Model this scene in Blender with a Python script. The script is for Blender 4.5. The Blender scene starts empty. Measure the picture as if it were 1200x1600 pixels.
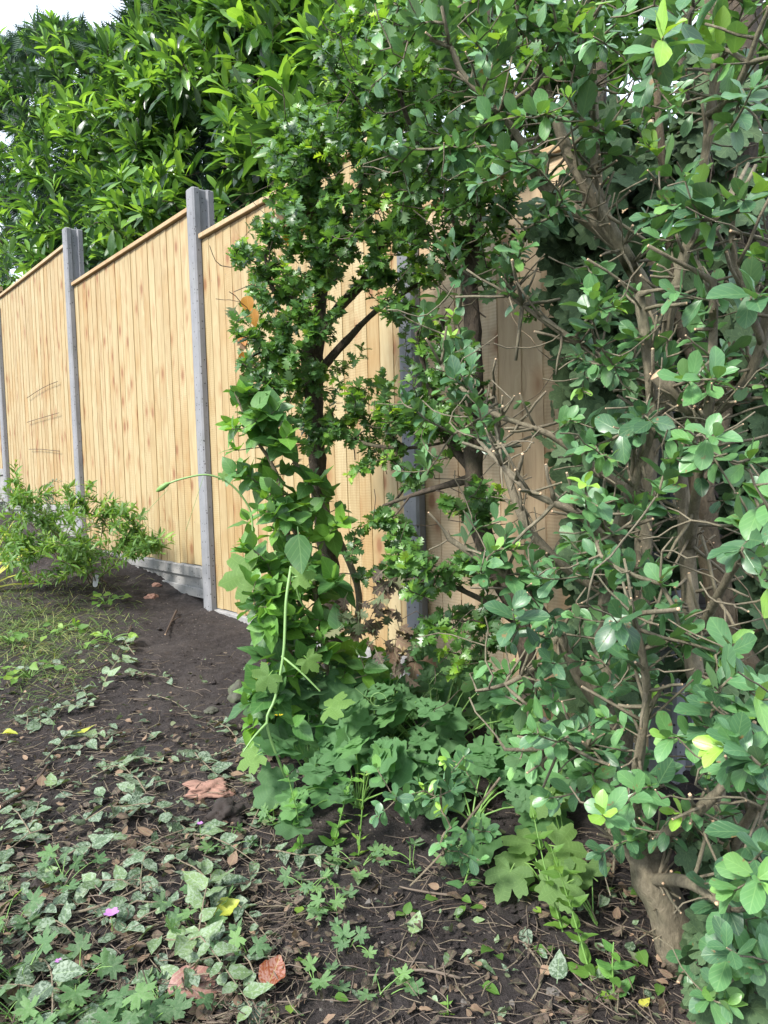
import bpy, math, random
import numpy as np
from mathutils import Vector, noise
random.seed(7); rng = np.random.default_rng(7)
C = bpy.context.scene.collection
scene = bpy.context.scene
PI = math.pi
def nrm(v):
    v = np.asarray(v, float); l = np.linalg.norm(v)
    return v / l if l > 1e-9 else np.array([0, 0, 1.0])
# ------------------------------------------------------------------ camera
FPX = 1155.0; PITCH = 0.0537; ROLL = 0.030
cF = np.array([0, math.cos(PITCH), -math.sin(PITCH)])
cU0 = np.array([0, math.sin(PITCH), math.cos(PITCH)]); cR0 = np.array([1.0, 0, 0])
cR = cR0 * math.cos(ROLL) - cU0 * math.sin(ROLL)
cU = cU0 * math.cos(ROLL) + cR0 * math.sin(ROLL)
cam = bpy.data.cameras.new("camera"); camo = bpy.data.objects.new("camera", cam); C.objects.link(camo)
cam.sensor_fit = 'VERTICAL'; cam.sensor_height = 36.0; cam.lens = 36.0 * FPX / 1600.0
cam.clip_start = 0.05; cam.clip_end = 2000
from mathutils import Matrix
camo.matrix_world = Matrix(((cR[0], cU[0], -cF[0], 0), (cR[1], cU[1], -cF[1], 0), (cR[2], cU[2], -cF[2], 0), (0, 0, 0, 1)))
scene.camera = camo
# ------------------------------------------------------------------ world and sun (bright overcast)
SUN_EL = math.radians(44); SUN_DIR = nrm([-0.62, -0.62, 0]); SUN_AZ = math.atan2(SUN_DIR[0], SUN_DIR[1])
w = bpy.data.worlds.new("World"); scene.world = w; w.use_nodes = True
nt = w.node_tree; nt.nodes.clear()
wo = nt.nodes.new('ShaderNodeOutputWorld'); bg = nt.nodes.new('ShaderNodeBackground')
sky = nt.nodes.new('ShaderNodeTexSky'); sky.sky_type = 'NISHITA'; sky.sun_disc = False
sky.sun_elevation = SUN_EL; sky.sun_rotation = SUN_AZ; sky.air_density = 1.0; sky.dust_density = 2.0
mixn = nt.nodes.new('ShaderNodeMix'); mixn.data_type = 'RGBA'; mixn.inputs[0].default_value = 0.72
mixn.inputs[7].default_value = (8.9, 10.0, 11.4, 1)      # cloud layer
nt.links.new(sky.outputs[0], mixn.inputs[6]); nt.links.new(mixn.outputs[2], bg.inputs[0])
bg.inputs[1].default_value = 0.105; nt.links.new(bg.outputs[0], wo.inputs[0])
sl = bpy.data.lights.new("sun", 'SUN'); sl.energy = 3.1; sl.angle = math.radians(11); sl.color = (1.0, 0.96, 0.90)
so = bpy.data.objects.new("sun", sl); C.objects.link(so)
sd = np.array([SUN_DIR[0] * math.cos(SUN_EL), SUN_DIR[1] * math.cos(SUN_EL), math.sin(SUN_EL)])
so.rotation_euler = Vector(-sd).to_track_quat('-Z', 'Y').to_euler(); so.location = (0, 0, 8)
scene.view_settings.view_transform = 'Standard'; scene.view_settings.look = 'None'
scene.view_settings.gamma = 1.0; scene.view_settings.use_curve_mapping = False
scene.view_settings.exposure = 1.22
scene.render.resolution_x = 768; scene.render.resolution_y = 1024
scene.render.engine = 'CYCLES'
# ------------------------------------------------------------------ measuring helpers
def ray(px, py): return cF + cR * (px - 600) / FPX + cU * (800 - py) / FPX
def P(px, py, d):
    r = ray(px, py); return r * (d / r[1])
vd = ray(-389, 768); ES = nrm([vd[0], vd[1], 0]); EN = np.array([-ES[1], ES[0], 0])   # ES along fence away, EN toward camera side
if EN @ P(308, 764, 3.6) > 0: EN = -EN
FO = P(308, 764, 3.6); FO[2] = 0
def FR(px, py, off=0.0):
    r = ray(px, py); t = ((FO + EN * off) @ EN) / (r @ EN); return r * t
def FS(px, py): return (FR(px, py) - FO) @ ES
def FP(s, n, z): return FO + ES * s + EN * n + np.array([0, 0, z])
def fdep(px, py): return FR(px, py)[1]
def gbase(x, y):
    return -1.0 + .118 * min(max(y, 0.2), 7.0)
def gz(x, y):
    z = gbase(x, y)
    if abs(x) < 8 and -1 < y < 9:
        z += .030 * noise.noise(Vector((x * 1.3, y * 1.3, 3))) + .016 * noise.noise(Vector((x * 5, y * 5, 7)))
        fn = (np.array([x, y, 0]) - FO) @ EN; fs = (np.array([x, y, 0]) - FO) @ ES
        if -.3 < fn < .7: z -= .075 * max(0, 1 - abs(fn) / .7) * math.exp(-((fs + .1) / .9) ** 2)
    return z
def G(px, py, dz=0.0):
    r = ray(px, py); k = .118
    t = -1.0 / (r[2] - k * r[1]); p = r * t
    return np.array([p[0], p[1], gz(p[0], p[1]) + dz])
# ------------------------------------------------------------------ object helpers
def tag(o, label=None, cat=None, group=None, kind=None):
    if label: o['label'] = label
    if cat: o['category'] = cat
    if group: o['group'] = group
    if kind: o['kind'] = kind
    return o
def thing(name, loc, label, cat, group=None):
    o = bpy.data.objects.new(name, None); C.objects.link(o); o.location = [float(v) for v in loc]
    o.empty_display_size = .05
    return tag(o, label, cat, group)
def link_mesh(name, me, mats, parent=None):
    o = bpy.data.objects.new(name, me)
    for m in (mats if isinstance(mats, (list, tuple)) else [mats]): me.materials.append(m)
    C.objects.link(o)
    if parent is not None: o.parent = parent
    return o
def np_mesh(name, V, loops, starts, totals, matidx=None, smooth=True, attrs=None, uv=None, origin=None):
    V = np.asarray(V, np.float32)
    if origin is not None: V = V - np.asarray(origin, np.float32)
    me = bpy.data.meshes.new(name)
    me.vertices.add(len(V)); me.vertices.foreach_set('co', V.ravel())
    me.loops.add(len(loops)); me.loops.foreach_set('vertex_index', np.asarray(loops, np.int32))
    me.polygons.add(len(starts)); me.polygons.foreach_set('loop_start', np.asarray(starts, np.int32))
    if matidx is not None: me.polygons.foreach_set('material_index', np.asarray(matidx, np.int32))
    me.polygons.foreach_set('use_smooth', np.full(len(starts), smooth, bool))
    if attrs:
        for k, a in attrs.items():
            at = me.attributes.new(k, 'FLOAT', 'POINT'); at.data.foreach_set('value', np.asarray(a, np.float32))
    if uv is not None:
        ul = me.uv_layers.new(name='UVMap'); ul.data.foreach_set('uv', np.asarray(uv, np.float32)[np.asarray(loops)].ravel())
    me.update(calc_edges=True); me.validate(); return me
class MB:
    def __init__(s): s.V = []; s.F = []; s.M = []; s.A = []
    def add(s, V, F, m=0, a=0.0):
        b = len(s.V); s.V += [tuple(map(float, v)) for v in V]; s.A += [a] * len(V)
        for f in F: s.F.append([b + i for i in f]); s.M.append(m)
    def box8(s, c, m=0, a=0.0):   # 8 corners: bottom 4 then top 4
        s.add(c, [(0, 3, 2, 1), (4, 5, 6, 7), (0, 1, 5, 4), (1, 2, 6, 5), (2, 3, 7, 6), (3, 0, 4, 7)], m, a)
    def fbox(s, s0, s1, n0, n1, z0, z1, m=0, a=0.0):
        s.box8([FP(s0, n0, z0), FP(s1, n0, z0), FP(s1, n1, z0), FP(s0, n1, z0), FP(s0, n0, z1), FP(s1, n0, z1), FP(s1, n1, z1), FP(s0, n1, z1)], m, a)
    def tube(s, pts, rad, sides=6, m=0, cap_m=None, a=0.0, rough=0.0):
        pts = [np.asarray(p, float) for p in pts]; n = len(pts)
        if n < 2: return
        V = []; F = []
        t0 = nrm(pts[1] - pts[0]); u = nrm(np.cross(t0, [0.3, 0.9, 0.2] if abs(t0[2]) > .7 else [0, 0, 1]))
        for i in range(n):
            t = nrm(pts[min(i + 1, n - 1)] - pts[max(i - 1, 0)]); u = nrm(u - t * (u @ t)); v = np.cross(t, u)
            for k in range(sides):
                a_ = 2 * PI * k / sides; rr_ = rad[i] * (1 + (rough * (noise.noise(Vector(pts[i]) * 22 + Vector((math.cos(a_), math.sin(a_), 0)) * 1.3) + .5 * noise.noise(Vector(pts[i]) * 60 + Vector((math.cos(a_), math.sin(a_), 3)) * 2)) if rough else 0)); V.append(pts[i] + rr_ * (u * math.cos(a_) + v * math.sin(a_)))
        for i in range(n - 1):
            for k in range(sides):
                k2 = (k + 1) % sides; F.append((i * sides + k, i * sides + k2, (i + 1) * sides + k2, (i + 1) * sides + k))
        s.add(V, F, m, a)
        if cap_m is not None:
            b = len(s.V) - sides; s.F.append([b + k for k in range(sides)]); s.M.append(cap_m)
            b = len(s.V) - n * sides; s.F.append([b + k for k in reversed(range(sides))]); s.M.append(cap_m)
    def build(s, name, mats, parent=None, smooth=False, bevel=0.0):
        org = np.array(parent.location) if parent is not None else None
        if org is None and s.V and False: pass
        loops = [i for f in s.F for i in f]; tot = [len(f) for f in s.F]; st = np.concatenate([[0], np.cumsum(tot)[:-1]])
        me = np_mesh(name, s.V, loops, st, tot, s.M, smooth, {'rnd': s.A}, None, org)
        o = link_mesh(name, me, mats, parent)
        if bevel:
            b = o.modifiers.new('bevel', 'BEVEL'); b.width = bevel; b.segments = 2; b.limit_method = 'ANGLE'
        return o
# ------------------------------------------------------------------ materials
def newmat(name):
    m = bpy.data.materials.new(name); m.use_nodes = True; t = m.node_tree; t.nodes.clear()
    o = t.nodes.new('ShaderNodeOutputMaterial'); b = t.nodes.new('ShaderNodeBsdfPrincipled'); t.links.new(b.outputs[0], o.inputs[0])
    return m, t, b, o
class NT:
    def __init__(s, t): s.t = t
    def n(s, ty, **kw):
        x = s.t.nodes.new(ty)
        for k, v in kw.items(): setattr(x, k, v)
        return x
    def l(s, a, b): s.t.links.new(a, b)
    def math(s, op, a, b=None, clamp=False):
        x = s.n('ShaderNodeMath', operation=op); x.use_clamp = clamp
        for i, v in enumerate((a, b)):
            if v is None: continue
            if isinstance(v, (int, float)): x.inputs[i].default_value = v
            else: s.l(v, x.inputs[i])
        return x.outputs[0]
    def ramp(s, fac, stops, interp='LINEAR'):
        x = s.n('ShaderNodeValToRGB'); x.color_ramp.interpolation = interp
        e = x.color_ramp.elements
        while len(e) < len(stops): e.new(.5)
        for i, (p, c) in enumerate(stops):
            e[i].position = p; e[i].color = (*c, 1) if len(c) == 3 else c
        s.l(fac, x.inputs[0]); return x.outputs[0]
    def mix(s, fac, a, b, mode='MIX'):
        x = s.n('ShaderNodeMix', data_type='RGBA', blend_type=mode)
        for i, v in ((0, fac), (6, a), (7, b)):
            if isinstance(v, (int, float)): x.inputs[i].default_value = v
            elif isinstance(v, tuple): x.inputs[i].default_value = (*v, 1)
            else: s.l(v, x.inputs[i])
        return x.outputs[2]
    def noise(s, vec, scale, detail=4, rough=.55, dist=0):
        x = s.n('ShaderNodeTexNoise'); x.inputs['Scale'].default_value = scale; x.inputs['Detail'].default_value = detail
        x.inputs['Roughness'].default_value = rough; x.inputs['Distortion'].default_value = dist
        if vec is not None: s.l(vec, x.inputs['Vector'])
        return x.outputs[0]
    def bump(s, h, strength, dist, bsdf):
        x = s.n('ShaderNodeBump'); x.inputs['Strength'].default_value = strength; x.inputs['Distance'].default_value = dist
        s.l(h, x.inputs['Height']); s.l(x.outputs[0], bsdf.inputs['Normal'])
def leaf_mat(name, stops, rough=.4, trans=.32, vein=.35, spots=0.0, spotcol=(.5, .55, .42), under=1.5, veinfreq=9, spec=.5, brown=0.0, back=(.10, .17, .07)):
    m, t, b, o = newmat(name); q = NT(t)
    at = q.n('ShaderNodeAttribute', attribute_name='rnd'); uv = q.n('ShaderNodeUVMap'); uv.uv_map = 'UVMap'
    sp = q.n('ShaderNodeSeparateXYZ'); q.l(uv.outputs[0], sp.inputs[0])
    geo = q.n('ShaderNodeNewGeometry')
    col = q.ramp(at.outputs['Fac'], stops)
    nz = q.noise(geo.outputs['Position'], 45, 3)
    col = q.mix(q.math('MULTIPLY', nz, .55), col, q.mix(1.0, col, (.55, .6, .5), 'MULTIPLY'))
    au = q.math('ABSOLUTE', sp.outputs[0])
    mid = q.math('SUBTRACT', 1.0, q.math('MULTIPLY', au, 14.0), True)
    sv = q.math('SINE', q.math('MULTIPLY', q.math('SUBTRACT', sp.outputs[1], q.math('MULTIPLY', au, .45)), veinfreq * 6.283))
    svm = q.math('MULTIPLY', q.math('GREATER_THAN', sv, .86), .45)
    veinf = q.math('MULTIPLY', q.math('MAXIMUM', mid, svm), vein)
    col = q.mix(veinf, col, q.mix(1.0, q.mix(.35, col, (.45, .6, .3)), (1.25, 1.3, 1.1), 'MULTIPLY'))
    if spots:
        n2 = q.noise(geo.outputs['Position'], 210, 2, .6); n3 = q.noise(geo.outputs['Position'], 30, 3)
        f = q.math('MULTIPLY', q.math('SUBTRACT', q.math('ADD', n2, q.math('MULTIPLY', n3, .5)), .72), 9.0, True)
        col = q.mix(q.math('MULTIPLY', f, spots, True), col, spotcol)
    if brown:
        n4 = q.noise(geo.outputs['Position'], 70, 3); f = q.math('MULTIPLY', q.math('SUBTRACT', n4, .66), 14.0, True)
        col = q.mix(q.math('MULTIPLY', f, brown, True), col, (.22, .12, .05))
    colb = q.mix(geo.outputs['Backfacing'], col, q.mix(.55, col, back))
    q.l(colb, b.inputs['Base Color'])
    b.inputs['Specular IOR Level'].default_value = spec
    rn = q.math('ADD', q.math('MULTIPLY', nz, .22), rough - .11)
    q.l(q.mix(geo.outputs['Backfacing'], rn, (.75, .75, .75)), b.inputs['Roughness'])
    hb = q.math('SUBTRACT', q.math('MULTIPLY', nz, .6), q.math('MULTIPLY', veinf, .8))
    q.bump(hb, .35, .002, b)
    if trans:
        tr = q.n('ShaderNodeBsdfTranslucent'); q.l(q.mix(1.0, col, (1.9, 1.75, .7), 'MULTIPLY'), tr.inputs[0])
        mx = q.n('ShaderNodeMixShader'); mx.inputs[0].default_value = trans
        q.l(b.outputs[0], mx.inputs[1]); q.l(tr.outputs[0], mx.inputs[2]); q.l(mx.outputs[0], o.inputs[0])
    return m
def bark_mat(name, c1, c2, scale=30, rough=.85, green=0.0, bump=.9):
    m, t, b, o = newmat(name); q = NT(t); geo = q.n('ShaderNodeNewGeometry')
    mp = q.n('ShaderNodeMapping'); mp.inputs['Scale'].default_value = (1, 1, .45); q.l(geo.outputs['Position'], mp.inputs[0])
    n1 = q.noise(mp.outputs[0], scale * 4, 8, .78, .5); n2 = q.noise(geo.outputs['Position'], scale * .3, 4)
    col = q.ramp(n1, [(.3, c1), (.68, c2)])
    col = q.mix(q.math('MULTIPLY', n2, .6), col, q.mix(1.0, col, (.6, .58, .55), 'MULTIPLY'))
    if green:
        f = q.math('MULTIPLY', q.math('SUBTRACT', q.noise(geo.outputs['Position'], 9, 5), .5), 6.0, True)
        col = q.mix(q.math('MULTIPLY', f, green), col, (.09, .12, .05))
    q.l(col, b.inputs['Base Color']); b.inputs['Roughness'].default_value = rough
    q.bump(n1, bump, .006, b); return m
def flat_mat(name, col, rough=.7, var=.3, scale=40, bump=.2):
    m, t, b, o = newmat(name); q = NT(t); geo = q.n('ShaderNodeNewGeometry'); n1 = q.noise(geo.outputs['Position'], scale, 5, .65)
    q.l(q.mix(q.math('MULTIPLY', n1, var * 1.6), col, tuple(c * .45 for c in col)), b.inputs['Base Color'])
    b.inputs['Roughness'].default_value = rough; q.bump(n1, bump, .004, b); return m
# wood of the fence boards
def wood_mat(name, light, mid, dark, knot=True, damp=True):
    m, t, b, o = newmat(name); q = NT(t); geo = q.n('ShaderNodeNewGeometry')
    at = q.n('ShaderNodeAttribute', attribute_name='rnd')
    vm = q.n('ShaderNodeVectorMath', operation='DOT_PRODUCT'); q.l(geo.outputs['Position'], vm.inputs[0]); vm.inputs[1].default_value = tuple(ES)
    sp = q.n('ShaderNodeSeparateXYZ'); q.l(geo.outputs['Position'], sp.inputs[0])
    s = vm.outputs['Value']; z = sp.outputs[2]; off = q.math('MULTIPLY', at.outputs['Fac'], 37.0)
    cv = q.n('ShaderNodeCombineXYZ'); q.l(q.math('ADD', s, off), cv.inputs[0]); q.l(off, cv.inputs[1]); q.l(q.math('MULTIPLY', z, .08), cv.inputs[2])
    cv2 = q.n('ShaderNodeCombineXYZ'); q.l(q.math('ADD', s, off), cv2.inputs[0]); q.l(off, cv2.inputs[1]); q.l(z, cv2.inputs[2])
    # knots warp the grain
    kv = q.n('ShaderNodeMapping'); kv.inputs['Scale'].default_value = (12, 12, 6.5); q.l(cv2.outputs[0], kv.inputs[0])
    vo = q.n('ShaderNodeTexVoronoi'); vo.inputs['Scale'].default_value = 1.0; vo.inputs['Randomness'].default_value = 1.0; q.l(kv.outputs[0], vo.inputs['Vector'])
    kd = vo.outputs['Distance']
    kmask = q.math('MULTIPLY', q.math('SUBTRACT', .22, kd), 9.0, True)
    halo = q.math('MULTIPLY', q.math('SUBTRACT', .46, kd), 2.8, True)
    warp = q.math('MULTIPLY', halo, .035)
    cv3 = q.n('ShaderNodeVectorMath', operation='ADD'); q.l(cv.outputs[0], cv3.inputs[0])
    cw = q.n('ShaderNodeCombineXYZ'); q.l(warp, cw.inputs[0]); q.l(cw.outputs[0], cv3.inputs[1])
    g1 = q.noise(cv3.outputs[0], 42, 5, .6, .6); g2 = q.noise(cv3.outputs[0], 160, 4, .6); g0 = q.noise(cv.outputs[0], 7, 3, .5)
    n2 = q.noise(cv2.outputs[0], 14, 4)
    tone = q.math('ADD', q.math('MULTIPLY', g1, .55), q.math('ADD', q.math('MULTIPLY', g0, .35), q.math('MULTIPLY', g2, .15)))
    col = q.ramp(tone, [(.36, dark), (.47, mid), (.60, light)])
    pb = q.math('FRACT', q.math('MULTIPLY', at.outputs['Fac'], 13.7))
    col = q.mix(q.math('MULTIPLY', pb, .6), col, q.mix(1.0, col, (.80, .68, .52), 'MULTIPLY'))
    if knot:
        pick = q.n('ShaderNodeSeparateXYZ'); q.l(vo.outputs['Color'], pick.inputs[0]); sel = q.math('GREATER_THAN', pick.outputs[0], .40)
        col = q.mix(q.math('MULTIPLY', q.math('MULTIPLY', halo, sel), .7), col, (.27, .135, .05))
        col = q.mix(q.math('MULTIPLY', kmask, q.math('MULTIPLY', sel, .8)), col, (.20, .09, .04))
    pat = q.noise(cv2.outputs[0], 2.2, 4, .6)
    col = q.mix(q.math('MULTIPLY', q.math('SUBTRACT', pat, .50), 4.0, True), col, q.mix(1.0, col, (.86, .68, .48), 'MULTIPLY'))
    saw = q.math('SINE', q.math('ADD', q.math('MULTIPLY', z, 640.0), q.math('MULTIPLY', n2, 8.0)))
    sawm = q.math('MULTIPLY', saw, q.math('GREATER_THAN', q.math('FRACT', q.math('MULTIPLY', at.outputs['Fac'], 5.3)), .45))
    col = q.mix(q.math('MULTIPLY', q.math('ADD', sawm, 1.0), .10), col, (.22, .12, .05))
    q.l(col, b.inputs['Base Color']); b.inputs['Roughness'].default_value = .72
    q.bump(q.math('ADD', q.math('ADD', g2, g1), q.math('MULTIPLY', sawm, .25)), .35, .0015, b); return m
def concrete_mat(name, c1, c2):
    m, t, b, o = newmat(name); q = NT(t); geo = q.n('ShaderNodeNewGeometry'); p = geo.outputs['Position']
    n1 = q.noise(p, 6, 6, .7); n2 = q.noise(p, 160, 3, .7)
    vo = q.n('ShaderNodeTexVoronoi'); vo.inputs['Scale'].default_value = 62; q.l(p, vo.inputs['Vector'])
    sel = q.n('ShaderNodeSeparateXYZ'); q.l(vo.outputs['Color'], sel.inputs[0])
    pit = q.math('MULTIPLY', q.math('MULTIPLY', q.math('SUBTRACT', .24, vo.outputs['Distance']), 12.0, True), q.math('GREATER_THAN', sel.outputs[0], .55))
    col = q.ramp(n1, [(.3, c1), (.7, c2)]); col = q.mix(q.math('MULTIPLY', n2, .35), col, tuple(c * .6 for c in c1))
    mp = q.n('ShaderNodeMapping'); mp.inputs['Scale'].default_value = (1, 1, .1); q.l(p, mp.inputs[0])
    st = q.noise(mp.outputs[0], 35, 4)
    col = q.mix(q.math('MULTIPLY', q.math('SUBTRACT', st, .5), 1.6, True), col, tuple(c * .62 for c in c1))
    alg = q.math('MULTIPLY', q.math('SUBTRACT', q.noise(p, 3.5, 6, .7), .52), 4.0, True); col = q.mix(q.math('MULTIPLY', alg, .45), col, (.13, .15, .10)); col = q.mix(pit, col, (.05, .05, .05)); q.l(col, b.inputs['Base Color']); b.inputs['Roughness'].default_value = .9
    q.bump(q.math('SUBTRACT', q.math('MULTIPLY', n2, .4), pit), .6, .004, b); return m
M = {}
M['board'] = wood_mat('fence_board_wood', (.42, .345, .195), (.35, .27, .14), (.23, .155, .07))
M['board2'] = wood_mat('fence_board_wood_pale', (.58, .48, .34), (.52, .41, .28), (.40, .30, .20))
M['rail'] = wood_mat('rail_wood', (.47, .36, .22), (.40, .29, .165), (.31, .20, .10), knot=False)
M['nail'] = flat_mat('nail_steel', (.16, .13, .11), .6)
M['concrete'] = concrete_mat('post_concrete', (.19, .195, .21), (.28, .28, .29))
M['gravel'] = concrete_mat('gravel_board_concrete', (.24, .235, .23), (.33, .32, .31))
M['bark_dark'] = bark_mat('dark_bark', (.024, .018, .014), (.15, .115, .08), 34, .9, .35)
M['bark_privet'] = bark_mat('privet_bark', (.095, .080, .052), (.31, .265, .18), 26, .8, .22, .9)
M['bark_warm'] = bark_mat('warm_bark', (.055, .040, .026), (.26, .195, .12), 30, .85, .1, .9)
M['twig'] = bark_mat('twig_bark', (.15, .12, .08), (.34, .275, .19), 60, .8, .25)
M['twig_dark'] = bark_mat('dark_twig_bark', (.035, .022, .016), (.12, .08, .055), 60, .85)
M['cut'] = flat_mat('pale_cut_wood', (.62, .42, .26), .8)
M['stem_green'] = flat_mat('green_stem', (.16, .30, .07), .5, .2)
M['stem_pale'] = flat_mat('pale_green_stem', (.20, .34, .11), .45, .2)
M['straw'] = flat_mat('dry_straw', (.17, .13, .098), .85, .5)
M['stone'] = flat_mat('stone', (.14, .125, .11), .9, .5, 30, .5)
M['mossy'] = bark_mat('mossy_stone', (.05, .055, .04), (.12, .12, .09), 20, .95, .9)
M['white'] = flat_mat('white_plastic', (.75, .76, .78), .4, .1)
M['privet'] = leaf_mat('privet_leaf', [(0, (.040, .100, .052)), (.4, (.088, .205, .092)), (.75, (.14, .31, .105)), (1, (.30, .52, .08))], .36, .22, .34, spec=.6, brown=.9, veinfreq=5)
M['hawthorn'] = leaf_mat('hawthorn_leaf', [(0, (.04, .10, .035)), (.5, (.08, .19, .05)), (.85, (.16, .33, .04)), (1, (.33, .50, .05))], .38, .36, .2, spec=.7, brown=.3)
M['laurel'] = leaf_mat('laurel_leaf', [(0, (.010, .035, .013)), (.35, (.030, .090, .026)), (.6, (.085, .20, .042)), (1, (.25, .46, .085))], .30, .38, .30, veinfreq=7, spec=.55)
M['lilac'] = leaf_mat('lilac_leaf', [(0, (.045, .12, .04)), (.5, (.09, .22, .06)), (1, (.19, .39, .06))], .4, .34, .3, brown=.12, veinfreq=5)
M['cedar'] = leaf_mat('cypress_leaf', [(0, (.010, .035, .020)), (1, (.03, .085, .04))], .6, .15, 0)
M['spirea'] = leaf_mat('willow_leaf', [(0, (.05, .12, .025)), (.6, (.12, .25, .04)), (1, (.27, .40, .06))], .5, .34, .2)
M['lavender'] = leaf_mat('grey_leaf', [(0, (.09, .13, .09)), (1, (.20, .26, .18))], .6, .2, .1)
M['celandine'] = leaf_mat('celandine_leaf', [(0, (.030, .115, .045)), (.6, (.075, .25, .08)), (1, (.19, .42, .09))], .5, .34, .25)
M['cranesbill'] = leaf_mat('cranesbill_leaf', [(0, (.025, .08, .035)), (.6, (.06, .18, .065)), (1, (.22, .42, .11))], .5, .32, .3, spots=.15)
M['sycamore'] = leaf_mat('sycamore_leaf', [(0, (.10, .20, .05)), (1, (.22, .40, .06))], .45, .42, .6)
M['ivy'] = leaf_mat('ivy_leaf', [(0, (.007, .020, .011)), (.7, (.015, .040, .022)), (1, (.045, .11, .04))], .38, .08, .5, spec=.4, veinfreq=3)
M['mildew'] = leaf_mat('mildewed_leaf', [(0, (.030, .055, .032)), (.5, (.07, .12, .06)), (1, (.17, .25, .10))], .6, .12, .5, spots=.55, spotcol=(.27, .33, .25), back=(.22, .28, .19))
M['dead'] = leaf_mat('dead_leaf', [(0, (.030, .021, .018)), (.5, (.075, .050, .038)), (.8, (.15, .09, .06)), (1, (.30, .19, .13))], .8, .1, .4, spots=.2, spotcol=(.3, .2, .15))
M['redleaf'] = leaf_mat('red_leaf', [(0, (.22, .055, .022)), (.5, (.28, .12, .10)), (1, (.36, .20, .17))], .4, .12, .6, spots=.4, spotcol=(.42, .28, .25), veinfreq=8)
M['orange'] = leaf_mat('orange_leaf', [(0, (.45, .16, .04)), (1, (.62, .35, .04))], .6, .35, .3)
M['yellow'] = leaf_mat('yellow_leaf', [(0, (.42, .48, .06)), (1, (.60, .58, .10))], .5, .35, .3)
M['grass'] = leaf_mat('grass_blade', [(0, (.07, .13, .035)), (.6, (.14, .24, .06)), (1, (.38, .36, .16))], .6, .3, 0)
M['petal'] = flat_mat('purple_petal', (.38, .16, .42), .6, .1)
M['yflower'] = flat_mat('yellow_petal', (.80, .62, .04), .5, .1)
# soil
def soil():
    m, t, b, o = newmat('soil'); q = NT(t); geo = q.n('ShaderNodeNewGeometry'); p = geo.outputs['Position']
    n1 = q.noise(p, 3.2, 5, .6); n2 = q.noise(p, 40, 6, .7); n3 = q.noise(p, 190, 4, .75); n4 = q.noise(p, 1.1, 3)
    col = q.ramp(q.math('ADD', q.math('MULTIPLY', n2, .6), q.math('MULTIPLY', n3, .4)), [(.32, (.020, .016, .015)), (.52, (.050, .041, .039)), (.70, (.105, .086, .079))])
    dry = q.math('MULTIPLY', q.math('SUBTRACT', n1, .50), 4.0, True)
    col = q.mix(q.math('MULTIPLY', dry, .75), col, q.mix(.6, col, (.15, .125, .11)))
    vo = q.n('ShaderNodeTexVoronoi'); vo.inputs['Scale'].default_value = 95; q.l(p, vo.inputs['Vector'])
    sx = q.n('ShaderNodeSeparateXYZ'); q.l(vo.outputs['Color'], sx.inputs[0])
    sel = q.math('MULTIPLY', q.math('GREATER_THAN', sx.outputs[0], .93), q.math('LESS_THAN', vo.outputs['Distance'], .28))
    col = q.mix(q.math('MULTIPLY', sel, .7), col, (.28, .23, .19))
    q.l(col, b.inputs['Base Color']); b.inputs['Roughness'].default_value = .93; b.inputs['Specular IOR Level'].default_value = .3
    q.bump(q.math('ADD', q.math('MULTIPLY', n2, 1.0), q.math('MULTIPLY', n3, .7)), 1.0, .022, b); return m
M['soil'] = soil()
# ------------------------------------------------------------------ leaf templates
def strip_t(ys, ws, fold=.15, bend=.15, offs=None, wave=0.0, petiole=.12, twist=0.0, seed=0, tipdroop=0.0):
    r = random.Random(seed); V = []; UV = []; F = []
    ws = list(ws); n = len(ys); offs = offs or [0] * n
    wm = max(ws)
    for i, (y, wd) in enumerate(zip(ys, ws)):
        zc = -bend * y * y - tipdroop * max(0, y - .6) ** 2
        for sx in (-1, 0, 1):
            wv = wave * math.sin(y * 11 + sx * 1.7 + seed) * (abs(sx)) * wd / wm
            yy = y + (offs[i] if sx else 0)
            x = sx * wd * (1 + r.uniform(-.06, .06) * (wave > 0))
            z = -bend * yy * yy - tipdroop * max(0, yy - .6) ** 2 + abs(sx) * wd * fold + wv
            a = twist * yy; x, z = x * math.cos(a) - (z - zc) * math.sin(a), zc + x * math.sin(a) + (z - zc) * math.cos(a)
            V.append((x, yy, z)); UV.append((sx * wd / wm, yy))
    for i in range(n - 1):
        a = 3 * i
        F += [(a, a + 1, a + 4, a + 3), (a + 1, a + 2, a + 5, a + 4)]
    b = len(V); V += [(-.012, -petiole, -.02), (.012, -petiole, -.02), (.016, .02, 0), (-.016, .02, 0)]; UV += [(0, 0)] * 4; F.append((b, b + 1, b + 2, b + 3))
    return np.array(V, float), F, np.array(UV, float)
def fan_t(rfun, n=30, amax=2.75, cup=.12, wave=.03, seed=0, petiole=.3, veins=()):
    V = [(0, 0, 0)]; UV = [(0, 0)]; F = []
    ths = [-amax + 2 * amax * i / n for i in range(n + 1)]
    for ring, fr in ((1, .5), (2, 1.0)):
        for th in ths:
            R = rfun(th); rr = R * fr; 
            if fr < 1: rr = min(rr, .42)
            x, y = rr * math.sin(th), rr * math.cos(th)
            z = cup * rr * rr + wave * math.sin(th * 5 + seed) * rr - .10 * max(0, y) ** 2
            vv = min([abs(th - v) for v in veins]) if veins else 1
            V.append((x, y, z)); UV.append((0.0 if vv < .06 else .6, rr))
    k = n + 1
    for i in range(n): F.append((0, 1 + i + 1, 1 + i)); F.append((1 + i, 1 + i + 1, 1 + k + i + 1, 1 + k + i))
    F = [tuple(reversed(f)) for f in F]
    b = len(V); V += [(-.015, -petiole, -.03), (.015, -petiole, -.03), (.02, .03, 0), (-.02, .03, 0)]; UV += [(0, 0)] * 4; F.append((b, b + 1, b + 2, b + 3))
    return np.array(V, float), F, np.array(UV, float)
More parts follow.
